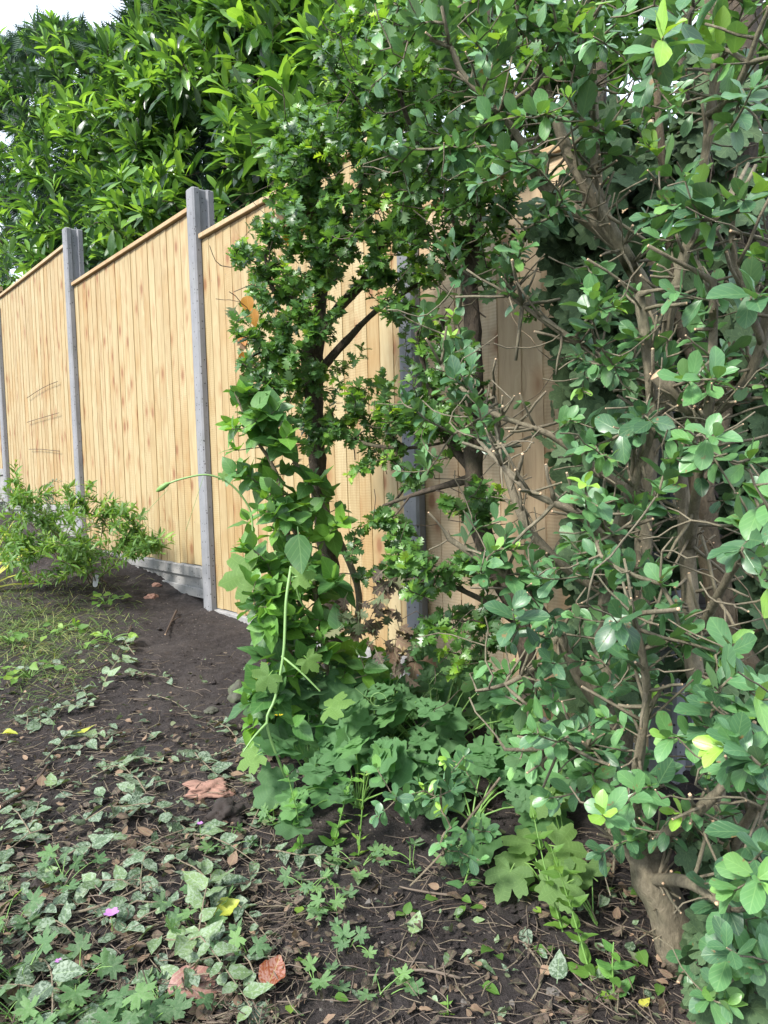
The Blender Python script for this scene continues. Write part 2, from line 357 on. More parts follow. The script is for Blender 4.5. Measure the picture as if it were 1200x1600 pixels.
def comp_t(parts):
    V = []; F = []; UV = []
    for (tv, tf, tu), (ox, oy, oz), ang, sc in parts:
        b = len(V); c, s = math.cos(ang), math.sin(ang)
        for v in tv: V.append((ox + sc * (v[0] * c + v[1] * s), oy + sc * (-v[0] * s + v[1] * c), oz + sc * v[2]))
        UV += [tuple(u) for u in tu]; F += [tuple(b + i for i in f) for f in tf]
    return np.array(V, float), F, np.array(UV, float)
T = {}
yy7 = [0, .1, .25, .42, .6, .77, .9, 1.0]
yyr = [0, .12, .28, .46, .64, .80, .92, 1.0]
T['privet'] = [strip_t(yyr, [.02, .095, .19, .255, .275, .235, .145, .02], f, b, wave=wv, petiole=.07, twist=tw, seed=i) for i, (f, b, wv, tw) in enumerate([(.25, .10, .02, .1), (.4, .25, .03, -.2), (.15, -.1, .02, .15), (.3, .35, .04, 0), (.1, .05, .03, .3)])]
T['laurel'] = [strip_t(yyr, [.02, .06, .10, .13, .135, .115, .07, .01], f, b, wave=wv, petiole=.10, twist=tw, seed=i) for i, (f, b, wv, tw) in enumerate([(.3, .12, .012, .1), (.45, .3, .02, -.3), (.2, -.05, .015, .3), (.35, .5, .02, 0), (.15, .2, .02, .5)])]
T['lilac'] = [strip_t([0, .07, .2, .38, .58, .78, .92, 1.0], [.03, .22, .33, .37, .31, .18, .07, 0], f, b, wave=.04, petiole=.2, twist=tw, seed=i) for i, (f, b, tw) in enumerate([(.2, .2, .1), (.4, .1, -.2), (.1, .4, .3), (.3, -.1, 0)])]
T['ovate'] = [strip_t([0, .06, .18, .34, .52, .7, .86, 1.0], [.03, .19, .29, .335, .30, .22, .11, 0], f, b, wave=.05, petiole=.15, twist=tw, seed=i + 9) for i, (f, b, tw) in enumerate([(.1, .1, .1), (.3, .25, -.3), (-.15, -.15, .3), (.2, -.3, 0), (.45, .1, .5)])]
T['haw'] = [strip_t([0, .16, .22, .34, .40, .56, .62, .80, .86, 1.0], [.03, .06, .26, .42, .16, .38, .14, .25, .10, 0], f, b, offs=[0, 0, .02, .10, .04, .12, .05, .07, .03, 0], petiole=.25, twist=tw, seed=i) for i, (f, b, tw) in enumerate([(.25, .15, .2), (.5, .3, -.3), (.1, -.1, 0), (.3, .4, .4)])]
T['narrow'] = [strip_t([0, .2, .5, .8, 1.0], [.02, .09, .12, .07, 0], .4, b, petiole=.05, twist=tw, seed=i) for i, (b, tw) in enumerate([(.2, .1), (.5, -.3), (-.1, .3), (.35, 0)])]
T['blade'] = [strip_t([0, .3, .6, .85, 1.0], [.012, .013, .011, .006, 0], .5, b, petiole=0.0, twist=tw, seed=i) for i, (b, tw) in enumerate([(.3, .5), (.9, -.6), (.1, .2), (1.6, 0)])]
def lobed(nl, depth, am=2.6, base=1.0, side=.25, pointed=False):
    def f(th):
        u = th / am * nl / 2.0 * 2
        c = abs(math.cos(PI * th / (2 * am) * nl)) if nl % 2 else abs(math.sin(PI * th / (2 * am) * nl))
        lobe = c ** (.8 if pointed else .45)
        return base * (1 - depth + depth * lobe) * (1 - side * (abs(th) / am) ** 1.5) * (1 + .03 * math.sin(th * 31))
    return f
T['crane'] = [fan_t(lambda th, k=k: lobed(5, .58, 2.7, 1.0, .25, True)(th) * (1 + .13 * math.sin(th * 16 + k)), 50, 2.7, cup, .05, k, .3, (0, 1.08, -1.08, 2.16, -2.16)) for k, cup in enumerate([.15, -.1, .3])]
T['syc'] = [fan_t(lambda th, k=k: lobed(5, .42, 2.5, 1.0, .45, True)(th) * (1 + .07 * math.sin(th * 17 + k)), 50, 2.5, cup, .05, k, .3, (0, 1.0, -1.0, 2.0, -2.0)) for k, cup in enumerate([.1, -.12])]
T['ivy'] = [fan_t(lambda th: lobed(5, .35, 2.6, 1.0, .45, True)(th), 20, 2.6, cup, .03, k, .3, (0, 1.04, -1.04, 2.1, -2.1)) for k, cup in enumerate([.1, -.15])]
_l = fan_t(lambda th: (1 + .18 * abs(math.sin(th * 2.2))) * (.72 + .28 * abs(math.cos(1.3 * th))), 18, 2.3, .12, .06, 1, .2)
_l2 = fan_t(lambda th: (.62 + .38 * abs(math.cos(1.55 * th))) * (1 + .07 * math.sin(9 * th)), 24, 2.1, .1, .06, 2, .2)
_l3 = fan_t(lambda th: (.50 + .50 * abs(math.cos(1.5 * th)) ** .6) * (1 + .08 * math.sin(11 * th)), 30, 2.1, .12, .07, 2, .3, (0, 1.9, -1.9))
T['cel'] = [comp_t([(_l3, (0, .62, 0), 0, .36), (_l3, (-.05, .40, -.01), -1.0, .26), (_l3, (.05, .38, .015), 1.05, .26), (_l3, (-.03, .14, 0), -1.25, .18), (_l3, (.03, .12, -.01), 1.3, .18)]),
            comp_t([(_l3, (0, .60, -.04), .1, .40), (_l3, (-.05, .36, .03), -1.15, .24), (_l3, (.05, .40, -.02), .9, .27), (_l3, (-.02, .12, 0), -1.4, .16), (_l3, (.02, .10, .03), 1.1, .15)]),
            comp_t([(_l3, (0, .40, -.02), -.1, .55), (_l3, (-.03, .18, .05), -1.1, .32), (_l3, (.03, .20, .0), 1.1, .34)])]
def frond():
    parts = []; tt = strip_t([0, .5, 1.0], [.04, .06, 0], .3, .1, petiole=0, seed=1)
    for i in range(9):
        y = i / 9; L = .45 * (1 - y) + .12
        parts.append((tt, (0, y * .9, -.1 * y), .75, L)); parts.append((tt, (0, y * .9 + .03, -.1 * y), -.75, L))
    parts.append((tt, (0, 0, 0), 0, 1.0)); return comp_t(parts)
T['frond'] = [frond()]
_yb = [i / 15 for i in range(16)]
T['bigleaf'] = [strip_t(_yb, [.02 + .42 * math.sin(PI * min(1, y_ ** .8)) ** .9 * (1 - .35 * y_) * (1 + .05 * math.sin(k * 2.3)) * (y_ < 1) for k, y_ in enumerate(_yb)], f, b, wave=.045, petiole=.16, twist=tw, seed=i + 3) for i, (f, b, tw) in enumerate([(.35, .3, .35), (.5, -.25, -.4)])]
class Leaves:
    def __init__(s, tname): s.T = T[tname]; s.I = [[] for _ in s.T]; s.n = 0
    def add(s, p, d, up, L, wid=1.0, rnd=.5):
        y = nrm(d); z = np.asarray(up, float); z = z - y * (z @ y); z = nrm(z) if np.linalg.norm(z) > 1e-4 else nrm(np.cross(y, [.3, .5, .8])); x = np.cross(y, z)
        k = random.randrange(len(s.T)); s.n += 1
        s.I[k].append(np.concatenate([p, x * L * wid, y * L, z * L, [min(max(rnd, 0), 1)]]))
    def build(s, name, mat, parent=None, kind=None, org=None):
        Vs = []; Ls = []; St = []; To = []; At = []; UVs = []; vb = 0; lb = 0
        for k, inst in enumerate(s.I):
            if not inst: continue
            tv, tf, tu = s.T[k]; A = np.array(inst); n = len(A); nv = len(tv)
            V = A[:, None, 0:3] + tv[None, :, 0:1] * A[:, None, 3:6] + tv[None, :, 1:2] * A[:, None, 6:9] + tv[None, :, 2:3] * A[:, None, 9:12]
            Vs.append(V.reshape(-1, 3)); At.append(np.repeat(A[:, 12], nv)); UVs.append(np.tile(tu, (n, 1)))
            fl = np.array([i for f in tf for i in f]); tot = np.array([len(f) for f in tf]); st = np.concatenate([[0], np.cumsum(tot)[:-1]])
            Ls.append((fl[None] + (np.arange(n) * nv)[:, None] + vb).ravel()); St.append((st[None] + (np.arange(n) * len(fl))[:, None] + lb).ravel())
            vb += n * nv; lb += n * len(fl)
        if not Vs: return None
        o_ = org if org is not None else (np.array(parent.location) if parent is not None else None)
        me = np_mesh(name, np.concatenate(Vs), np.concatenate(Ls), np.concatenate(St), None, None, True, {'rnd': np.concatenate(At)}, np.concatenate(UVs), o_)
        o = link_mesh(name, me, mat, parent)
        if org is not None: o.location = [float(v) for v in org]
        if kind: o['kind'] = kind
        return o
# ------------------------------------------------------------------ growing woody plants
def smooth_path(pts, step=.03):
    pts = [np.asarray(p, float) for p in pts]; n = len(pts); out = []
    for i in range(n - 1):
        p0 = pts[max(i - 1, 0)]; p1 = pts[i]; p2 = pts[i + 1]; p3 = pts[min(i + 2, n - 1)]
        k = max(2, int(np.linalg.norm(p2[:3] - p1[:3]) / step))
        for j in range(k):
            t = j / k; out.append(.5 * ((2 * p1) + (-p0 + p2) * t + (2 * p0 - 5 * p1 + 4 * p2 - p3) * t * t + (-p0 + 3 * p1 - 3 * p2 + p3) * t ** 3))
    out.append(pts[-1]); return out
class Plant:
    def __init__(s, cap=60000):
        s.X = np.zeros((cap, 3)); s.par = np.full(cap, -1); s.mr = np.zeros(cap); s.n = 0; s.ends = set()
    def node(s, p, par, r=0.0):
        i = s.n; s.X[i] = p; s.par[i] = par; s.mr[i] = r; s.n += 1; return i
    def stem(s, pts, wob=.0, step=.03, attach=False):   # pts: (x,y,z,r)
        P4 = smooth_path(pts, step); last = -1
        if attach and s.n:
            last = int(np.argmin(np.linalg.norm(s.X[:s.n] - P4[0][:3], axis=1)))
        ph = random.uniform(0, 9)
        for k, q in enumerate(P4):
            w_ = np.array([math.sin(k * .5 + ph), math.cos(k * .37 + ph), 0]) * wob
            last = s.node(q[:3] + w_, last, max(q[3], .0008))
        return last
    def spx(s, pts, wob=.003, attach=True):  # pts: (px,py,depth,diameter m)
        return s.stem([np.append(P(a, b, d), r / 2) for a, b, d, r in pts], wob, attach=attach)
    def grow(s, tips, step=.03, wob=.25, upk=.5, outd=(0, -.3, 0), pen=.6, maxr=1e9, young=.0009):
        tips = np.array(tips); d0 = np.array([np.min(np.linalg.norm(s.X[:s.n] - t, axis=1)) for t in tips]); res = []
        for t in tips[np.argsort(d0)]:
            dv = t - s.X[:s.n]; dd = np.linalg.norm(dv, axis=1); cost = dd + pen * np.maximum(0, -dv[:, 2])
            i = int(np.argmin(cost)); L = dd[i]
            if L < .015: continue
            pp = s.par[i]; pd = nrm(s.X[i] - s.X[pp]) if pp >= 0 else np.array([0, 0, 1.0]); to = nrm(t - s.X[i])
            a = nrm(to + pd * .3 + rng.normal(0, wob * .7, 3)); e = nrm(to * 1.0 + np.array([0, 0, upk]) + np.array(outd) + rng.normal(0, .35, 3))
            p0 = s.X[i].copy(); p1 = p0 + a * L * .35; p2 = t - e * L * .35; k = max(2, int(L / step)); last = i
            for j in range(1, k + 1):
                u = j / k; q = (1 - u) ** 3 * p0 + 3 * u * (1 - u) ** 2 * p1 + 3 * u * u * (1 - u) * p2 + u ** 3 * t
                if j < k: q = q + rng.normal(0, .0018, 3)
                last = s.node(q, last, young)
            res.append((last, e))
        return res
    def build(s, name, mat, parent, k=.0011, pw=.42, capm=None, sidesmin=4):
        n = s.n; cnt = np.zeros(n); ch = [[] for _ in range(n)]
        for i in range(n - 1, -1, -1):
            if not ch[i]: cnt[i] = 1
            if s.par[i] >= 0: cnt[s.par[i]] += cnt[i]; ch[s.par[i]].append(i)
        R = np.maximum(s.mr[:n], k * cnt ** pw); R = np.minimum(R, np.maximum(s.mr[:n] * 1.12, .0034))
        mb = MB(); stack = [(i, [i]) for i in range(n) if s.par[i] < 0]
        while stack:
            i, chain = stack.pop(); first = chain[0]
            while ch[i]:
                c = sorted(ch[i], key=lambda j: -(R[j] * 1000 + cnt[j] * .01)); 
                for j in c[1:]: stack.append((j, [i, j]))
                i = c[0]; chain.append(i)
            rad = [R[j] for j in chain]
            if chain[0] != first or s.par[chain[0]] >= 0 or len(chain) > 1:
                if len(chain) > 1 and s.par[chain[1]] == chain[0] and chain[0] is not None and (s.par[chain[0]] >= 0): rad[0] = min(rad[0], rad[1] * 1.25)
            rm = max(rad); sd = 16 if rm > .015 else (8 if rm > .005 else sidesmin)
            mb.tube([s.X[j] for j in chain], rad, sd, 0, cap_m=(1 if capm is not None and rm > .0022 else None), rough=.38 if rm > .012 else (.25 if rm > .004 else 0))
        return mb.build(name, [mat, capm] if capm is not None else mat, parent, True)
def stubs(pl, n, rmin=.004, lmin=.03, lmax=.09, diam=.005, bias=(0, -.5, .5)):
    idx = [i for i in range(pl.n) if pl.mr[i] > rmin]
    for _ in range(n):
        if not idx: break
        i = random.choice(idx); d = nrm(rng.normal(0, .8, 3) + np.array(bias)); L = random.uniform(lmin, lmax); last = i; r = random.uniform(.6, 1.3) * diam / 2
        for j in (1, 2, 3): last = pl.node(pl.X[i] + d * L * j / 3 + rng.normal(0, .0012, 3), last, r * (1.1 - .1 * j))
AVOID = [(1030, 1415, 80, 90, 1.0), (1105, 800, 40, 110, .75), (1125, 950, 35, 60, .7), (840, 590, 60, 80, .75), (850, 780, 45, 70, .75), (860, 430, 40, 40, .6), (560, 760, 50, 40, .8), (575, 880, 35, 60, .8), (580, 560, 35, 60, .75), (690, 820, 35, 70, .75), (770, 500, 60, 60, .6), (1150, 450, 30, 120, .4), (1010, 870, 40, 110, .4), (700, 1040, 30, 50, .5), (560, 500, 30, 50, .7)]
def ell(regs):
    out = []
    for cx, cy, rx, ry, d0, d1, n in regs:
        for _ in range(n):
            while True:
                a, b = random.uniform(-1, 1), random.uniform(-1, 1)
                if a * a + b * b <= 1: break
            px, py = cx + a * rx, cy + b * ry
            if any(((px - e[0]) / e[2]) ** 2 + ((py - e[1]) / e[3]) ** 2 < 1 and random.random() < e[4] for e in AVOID): continue
            d = random.uniform(d0, d1)
            d = min(d, fdep(px, py) - .07 - random.uniform(0, .08)) if px > -300 else d
            p = P(px, py, d)
            if p[2] > gz(p[0], p[1]) + .02: out.append(p)
    return out
def opposite(lv, pl, res, pairs=(3, 5), L=(.032, .052), gap=.016, ang=(.55, 1.2), youngb=0.0, wid=1.0, upn=(0, -.25, 1.0), shade=None):
    for (last, e) in res:
        tipp = pl.X[last]; phi = random.uniform(0, PI); k = random.randint(*pairs); d = e; young = random.random() < youngb; par = last; acc = 0
        node = tipp.copy(); base = random.uniform(.12, .75)
        Lb = random.uniform(*L)
        for j in range(k):
            u = nrm(np.cross(d, [.1, .2, 1.0] if abs(d[2]) < .95 else [1, 0, 0])); v = np.cross(d, u)
            a = phi + j * PI / 2; side = u * math.cos(a) + v * math.sin(a); an = ang[0] + (ang[1] - ang[0]) * j / max(1, k - 1)
            Lj = Lb * (.62 if j == 0 else (.9 if j == 1 else random.uniform(.8, 1.1)))
            for sg in (1, -1):
                if random.random() < (.04 if j < 2 else .22): continue
                ld = nrm(d * math.cos(an) + side * sg * math.sin(an) + rng.normal(0, .18, 3)); upv = nrm(np.array(upn) + d * .5 + rng.normal(0, .35, 3))
                r_ = base + random.uniform(-.12, .12) + (.42 if young and j < 2 else 0) + (.12 if j == 0 else 0)
                lv.add(node, ld, upv, Lj * random.uniform(.85, 1.1), wid * random.uniform(.88, 1.12), r_)
            g = gap * random.uniform(.7, 1.5) * (.5 if j == 0 else 1); acc += g
            # walk down the twig
            while pl.par[par] >= 0 and np.linalg.norm(pl.X[par] - node) < g: par = pl.par[par]
            d2 = nrm(node - pl.X[par]); node = node - d2 * g; d = nrm(d * .6 + d2 * .4)
def spiral(lv, pl, res, cnt=(7, 11), L=(.10, .14), gap=.018, ang=(.25, 1.25), wid=1.0, shade=(.2, .55), young=.5, yb=.45, upn=(0, -.2, 1.0), jit=.18, droop=0.0):
    for (last, e) in res:
        node = pl.X[last].copy(); d = e; k = random.randint(*cnt); phi = random.uniform(0, 6.28); par = last; yg = random.random() < young; base = random.uniform(*shade)
        for j in range(k):
            u = nrm(np.cross(d, [.1, .2, 1.0] if abs(d[2]) < .95 else [1, 0, 0])); v = np.cross(d, u)
            a = phi + j * 2.4; f = j / max(1, k - 1); an = ang[0] + (ang[1] - ang[0]) * f
            ld = nrm(d * math.cos(an) + (u * math.cos(a) + v * math.sin(a)) * math.sin(an) + rng.normal(0, jit, 3) + np.array([0, 0, -droop * f]))
            upv = nrm(np.array(upn) + d * .6 + rng.normal(0, .3, 3))
            lv.add(node, ld, upv, random.uniform(*L) * (.6 + .4 * min(1, j / 2.5)), wid * random.uniform(.85, 1.15), base + (yb * (1 - f) if yg else 0) + random.uniform(-.08, .08))
            g = gap * random.uniform(.7, 1.3)
            while pl.par[par] >= 0 and np.linalg.norm(pl.X[par] - node) < g: par = pl.par[par]
            d2 = nrm(node - pl.X[par]); node = node - d2 * g; d = nrm(d * .7 + d2 * .3)
def petiole_tube(mb, p0, p1, r=.0012, sag=.2, m=0):
    p0 = np.asarray(p0); p1 = np.asarray(p1); L = np.linalg.norm(p1 - p0); mid = (p0 + p1) / 2 + np.array([0, 0, sag * L])
    pts = [(1 - u) ** 2 * p0 + 2 * u * (1 - u) * mid + u * u * p1 for u in (0, .25, .5, .75, 1)]
    mb.tube(pts, [r * 1.3, r * 1.2, r, r * .9, r * .8], 5, m); return nrm(p1 - mid)
# ================================================================== GROUND
def build_ground():
    def axis(lo, hi, step, far):
        a = list(np.arange(lo, hi, step)); x = hi; st = step
        while x < far: st *= 1.35; x += st; a.append(x)
        x = lo; st = step; pre = []
        while x > -far: st *= 1.35; x -= st; pre.append(x)
        return np.array(pre[::-1] + a)
    xs = axis(-4.2, 1.7, .022, 400); ys = axis(.7, 6.4, .022, 400); nx, ny = len(xs), len(ys)
    V = np.zeros((ny, nx, 3)); V[..., 0] = xs[None]; V[..., 1] = ys[:, None]
    for j in range(ny):
        for i in range(nx):
            x, y = xs[i], ys[j]; z = gz(x, y)
            if -4.3 < x < 1.8 and .6 < y < 6.5: 
                z += .014 * noise.noise(Vector((x * 15, y * 15, 1))) + .009 * noise.noise(Vector((x * 38, y * 38, 5)))
                fn = (x - FO[0]) * EN[0] + (y - FO[1]) * EN[1]
                if fn < -.25: z -= .02
            V[j, i, 2] = z
    idx = np.arange(nx * ny).reshape(ny, nx); q = np.stack([idx[:-1, :-1], idx[:-1, 1:], idx[1:, 1:], idx[1:, :-1]], -1).reshape(-1, 4)
    me = np_mesh('ground', V.reshape(-1, 3), q.ravel(), np.arange(len(q)) * 4, None)
    o = link_mesh('ground', me, M['soil']); tag(o, 'dark brown garden soil sloping down from the wooden fence', 'ground', kind='structure')
build_ground()
# ================================================================== FENCE
# posts: (px,py) near the foot, top row, bottom z
def post(px, py, ptop, label, zb=None, lean=0.0):
    s0 = (FR(px, py, -.018) - FO) @ ES; zt = FR(ptop[0], ptop[1] - 5, -.018)[2]; c = FP(s0, 0, 0); z0 = gz(c[0], c[1]) - .25
    t = thing('concrete_fence_post', FP(s0, -.05, z0), label, 'fence post', 'concrete posts of the wooden fence')
    w2 = .038; cut = [(-w2, -.11), (-w2, -.082), (-.024, -.076), (-.024, -.040), (-w2, -.034), (-w2, -.008), (-w2 + .008, 0), (w2 - .008, 0), (w2, -.008), (w2, -.034), (.024, -.040), (.024, -.076), (w2, -.082), (w2, -.11)]
    cut = [(a, b - .018) for a, b in cut]; n = len(cut); mb = MB(); V = []
    for z, sc in ((z0, 0), (zt - .006, 0), (zt, .006)):
        V += [FP(s0 + a * (1 - sc / w2) + lean * (z - z0), b - sc * .5 if b > -.05 else b + sc * .5, z) for a, b in cut]
    F = [(r * n + k, r * n + (k + 1) % n, (r + 1) * n + (k + 1) % n, (r + 1) * n + k) for r in (0, 1) for k in range(n)]
    F += [tuple(2 * n + i for i in (0, 1, 2, 3, 10, 11, 12, 13)[:4] + ()) + tuple(2 * n + i for i in (10, 11, 12, 13))[0:4]]
    F += [tuple(2 * n + i for i in (3, 4, 5, 6, 7, 8, 9, 10))]
    F = [tuple(reversed(f)) for f in F]
    mb.add(V, F); mb.build('post_shaft', M['concrete'], t)
    return s0, zt
S = {}
S[0] = post(4, 700, (-1, 480), 'leftmost concrete post, cut by the left edge of the photo')
S[1] = post(109, 550, (110, 352), 'slim concrete post behind the willow-leaved shrub, left of the tallest full panel')
S[2] = post(310, 650, (306, 291), 'concrete post standing clear of leaves over bare soil, topped against dark laurel')
S[3] = post(640, 780, (622, 215), 'concrete post half hidden by hawthorn sprays between the two trunks')
S[4] = post(1030, 900, (1014, 420), 'grey concrete post deep behind the privet beside the ivy')
def panel(sL, sR, zt, zb, label, mat, nb, zgb, seed, glabel):
    r = random.Random(seed); sA, sB = sR[0] + .026, sL[0] - .026   # s decreases toward the camera
    cx = (sA + sB) / 2; t = thing('fence_panel', FP(cx, -.06, zb), label, 'fence panel', 'closeboard panels of the wooden fence')
    mb = MB(); wdt = (sB - sA) / nb
    for i in range(nb):
        a0 = sA + i * wdt + (r.uniform(-.006, .006) if i else 0); a1 = min(sA + (i + 1.17) * wdt, sB); rr = r.random(); dz = r.uniform(-.004, .004); thin = r.uniform(.0, .002)
        z1 = zt - .004; z0 = zb + dz; tk = .016 + r.uniform(-.002, .002)
        nf0, nf1 = -.040 - tk, -.040 - .006   # thin edge at a0 (tucked), thick edge overlapping the next
        bow = r.uniform(-.0015, .0015)
        rows = 6
        V = []
        for k in range(rows + 1):
            z = z0 + (z1 - z0) * k / rows; wv = bow * math.sin(k * 1.3 + i)
            V += [FP(a0 - .0001 + wv, -.062, z), FP(a1 + wv, -.062, z), FP(a1 + wv, -.056 - thin, z), FP(a0 + wv, -.0530 - thin, z)]
        F = []
        for k in range(rows):
            for e in range(4): F.append((4 * k + e, 4 * k + (e + 1) % 4, 4 * k + 4 + (e + 1) % 4, 4 * k + 4 + e))
        F += [(3, 2, 1, 0), tuple(4 * rows + e for e in range(4))]
        mb.add(V, F, 0, rr)
        # nail heads on the three rail lines
        for zz in (zb + .22, (zb + zt) / 2, zt - .22):
            c = FP(a0 + wdt * .5, -.0455, zz + r.uniform(-.006, .006)); V = [c + ES * .0028 * math.cos(q) + np.array([0, 0, .0028 * math.sin(q)]) + EN * .002 for q in np.arange(6) * PI / 3]
            mb.add(V, [(0, 1, 2, 3, 4, 5)], 1)
    mb.build('boards', [mat, M['nail']], t)
    mb = MB(); mb.fbox(sA + .0135, sB - .0135, -.075, -.036, zt, zt + .022, 0, r.random()); mb.build('capping_rail', M['rail'], t, bevel=.003)
    for zz in (zb + .16, (zb + zt) / 2 - .04, zt - .22):
        mb = MB(); mb.fbox(sA, sB, -.098, -.0635, zz, zz + .04, 0, r.random()); mb.build('back_rail', M['rail'], t)
    # concrete gravel board
    g = thing('gravel_board', FP(cx, -.06, zb - zgb), label.split(',')[0].replace('panel', 'gravel board').replace('fence', 'concrete') if False else glabel, 'gravel board', 'concrete gravel boards of the wooden fence')
    mb = MB(); z1 = zb - .004; z0 = zb - zgb; h = z1 - z0
    mb.fbox(sA - .01, sB + .01, -.078, -.052, z0, z1)
    mb.fbox(sA + .0135, sB - .0135, -.0518, -.036, z1 - .055, z1); mb.fbox(sA + .0135, sB - .0135, -.0518, -.036, z0, z0 + .05)
    for c_ in (sA + .05, (sA + sB) / 2, sB - .05): mb.fbox(c_ - .03, c_ + .03, -.0518, -.038, z0 + .0505, z1 - .0555)
    mb.build('board_slab', M['gravel'], g, bevel=.004)
    return t
zt2 = FR(288, 312)[2] - .034; zb2 = FR(309, 888)[2]
zt1 = FR(95, 372)[2] - .034
zt3 = FR(310, 352)[2] - .034; zb3 = FR(375, 966)[2]
zb4 = FR(760, 1108)[2]
Sm = (S[0][0] + 1.85, 2.2)
HP = zt2 - zb2
panel(Sm, S[0], zt1 + .30, zt1 + .30 - HP, 'sliver of wooden panel at the left photo edge', M['board'], 22, .3, 1, 'concrete gravel board at the far left edge, behind the shrub')
panel(S[0], S[1], zt1, zt1 - HP, 'wooden panel with three dark scratches, left of the slim post', M['board'], 22, .3, 2, 'concrete gravel board buried behind the willow-leaved shrub')
panel(S[1], S[2], zt2, zb2, 'fully visible wooden panel with knots between the two clear posts', M['board'], 22, .16, 3, 'ribbed concrete gravel board in plain view above the soil')
panel(S[2], S[3], zt3, zb3, 'wooden panel behind the dark hawthorn trunk', M['board'], 20, .20, 4, 'low concrete gravel board right of the clear post')
panel(S[3], S[4], FR(750, 262)[2] - .026, zb4, 'narrow pale wooden panel seen through the privet twigs', M['board2'], 10, .3, 5, 'concrete gravel board below the narrow pale panel')
print('fence z', zt1, zt2, zb2, zt3, zb3, zb4, 'H', HP, 'S', S)
# ================================================================== BRICK WALL beyond the last post
def brick_wall():
    a = FP(S[4][0] - .06, -.06, 0); m, t_, b, o = newmat('dark_brick'); q = NT(t_)
    geo = q.n('ShaderNodeNewGeometry'); at = q.n('ShaderNodeAttribute', attribute_name='rnd')
    c = q.ramp(at.outputs['Fac'], [(0, (.045, .036, .032)), (.6, (.085, .065, .055)), (1, (.12, .085, .07))])
    n1 = q.noise(geo.outputs['Position'], 60, 5, .7); c = q.mix(q.math('MULTIPLY', n1, .6), c, (.03, .03, .028)); q.l(c, b.inputs['Base Color']); b.inputs['Roughness'].default_value = .95; q.bump(n1, .6, .006, b)
    t = thing('brick_wall', [a[0], a[1], -.9], 'dark weathered brick wall glimpsed behind the right hand trunks', 'wall')
    e = nrm([.93, -.10, 0]); n = np.array([e[1], -e[0], 0]); n = n if n[1] < 0 else -n; o0 = np.array([a[0] + .03, a[1] + .05, 0])
    def Q(s, d, z): return o0 + e * s + n * d + np.array([0, 0, z])
    def bx(mb, s0, s1, d0, d1, z0, z1, r): mb.box8([Q(s0, d0, z0), Q(s1, d0, z0), Q(s1, d1, z0), Q(s0, d1, z0), Q(s0, d0, z1), Q(s1, d0, z1), Q(s1, d1, z1), Q(s0, d1, z1)], 0, r)
    mb = MB(); bx(mb, 0, 2.2, -.12, -.012, -1.0, .62, .5); mb.build('mortar_core', flat_mat('mortar', (.16, .15, .14), .95), t)
    mb = MB(); row = 0; z = -.95
    while z < .6:
        s = 0 if row % 2 else -.11
        while s < 2.2:
            s0 = max(0, s); s1 = min(s + .215, 2.2)
            if s1 - s0 > .02: bx(mb, s0, s1, -.1, random.uniform(-.002, .002), z, z + .065, random.random())
            s += .225
        z += .075; row += 1
    mb.build('bricks', m, t)
brick_wall()
# ================================================================== LAUREL behind the fence
SKY = [(-300, 60), (0, 48), (60, 28), (100, 18), (150, 38), (185, 62), (215, 20), (260, -80), (900, -120)]
def skyy(px):
    for (a, b), (c, d) in zip(SKY, SKY[1:]):
        if a <= px <= c: return b + (d - b) * (px - a) / (c - a)
    return -120
def ftop(px):   # fence top row at this column
    s = FS(px, 600)
    z = zt1 + .3 if s > S[0][0] else zt1 if s > S[1][0] else zt2 if s > S[2][0] else zt3 if s > S[3][0] else FR(750, 262)[2]
    p = FP(s, 0, z + .04); r = p - 0; x = r @ cR; u = r @ cU; f = r @ cF
    return 800 - FPX * u / f
def laurel(x0, x1, n, base, label, near, L, seed, lift=0.0, dmul=(1.08, 1.38), yb=.45):
    random.seed(seed); b = base; bz = gz(b[0], b[1]); pl = Plant(); tips = []
    while len(tips) < n:
        px = random.uniform(x0, x1); fy = ftop(px) + random.uniform(-10, 26); sy = skyy(px)
        py = sy + (fy - sy) * random.random() ** .9; 
        if py > fy or (abs(px - 318) < 30 + random.gauss(0, 8) and 150 < py < 330): continue
        h = (fy - py) / 400.0
        d = fdep(px, 600) * (random.uniform(*dmul) + h * .12 + .16 * noise.noise(Vector((px * .014, py * .014, seed)))) + .16
        p = P(px, py, d); tips.append(p)
    tp = np.array(tips); cen = tp.mean(0)
    for k in range(6):
        tgt = tp[random.randrange(len(tp))]; b0 = np.array([b[0] + random.uniform(-.15, .15), b[1] + random.uniform(-.15, .15), bz - .05])
        mid = (b0 + tgt) / 2 + np.array([random.uniform(-.3, .3), .35 + random.uniform(0, .3), .2])
        pl.stem([np.append(b0, .03), np.append((b0 * .6 + mid * .4), .024), np.append(mid, .016), np.append(tgt * .8 + mid * .2, .007)], .006, .06)
    res = pl.grow(tips, .05, .3, upk=1.8, outd=(0, -.3, 0))
    t = thing('laurel_shrub', [b[0], b[1], bz], label, 'shrub', 'laurels growing above the fence')
    pl.build('branches', M['twig_dark'], t, .0018)
    lv = Leaves('laurel'); spiral(lv, pl, res, (7, 12), L, .024, (.2, 1.0), 1.0, (.05, .5), .72, yb + .22, jit=.3, droop=.35); lv.build('foliage', M['laurel'], t)
laurel(-150, 225, 700, P(60, 700, 6.3), 'big bright-tipped laurel above the leftmost panels', 0, (.13, .18), 1)
laurel(150, 355, 460, P(230, 700, 5.2), 'bushy laurel leaning over the knotty full panel, left of the dark cypress gap', 0, (.12, .17), 2)
laurel(300, 560, 240, P(440, 700, 4.5), 'large-leaved laurel hanging over the post and hawthorn at top centre', 0, (.14, .19), 3, dmul=(1.0, 1.25), yb=.5)
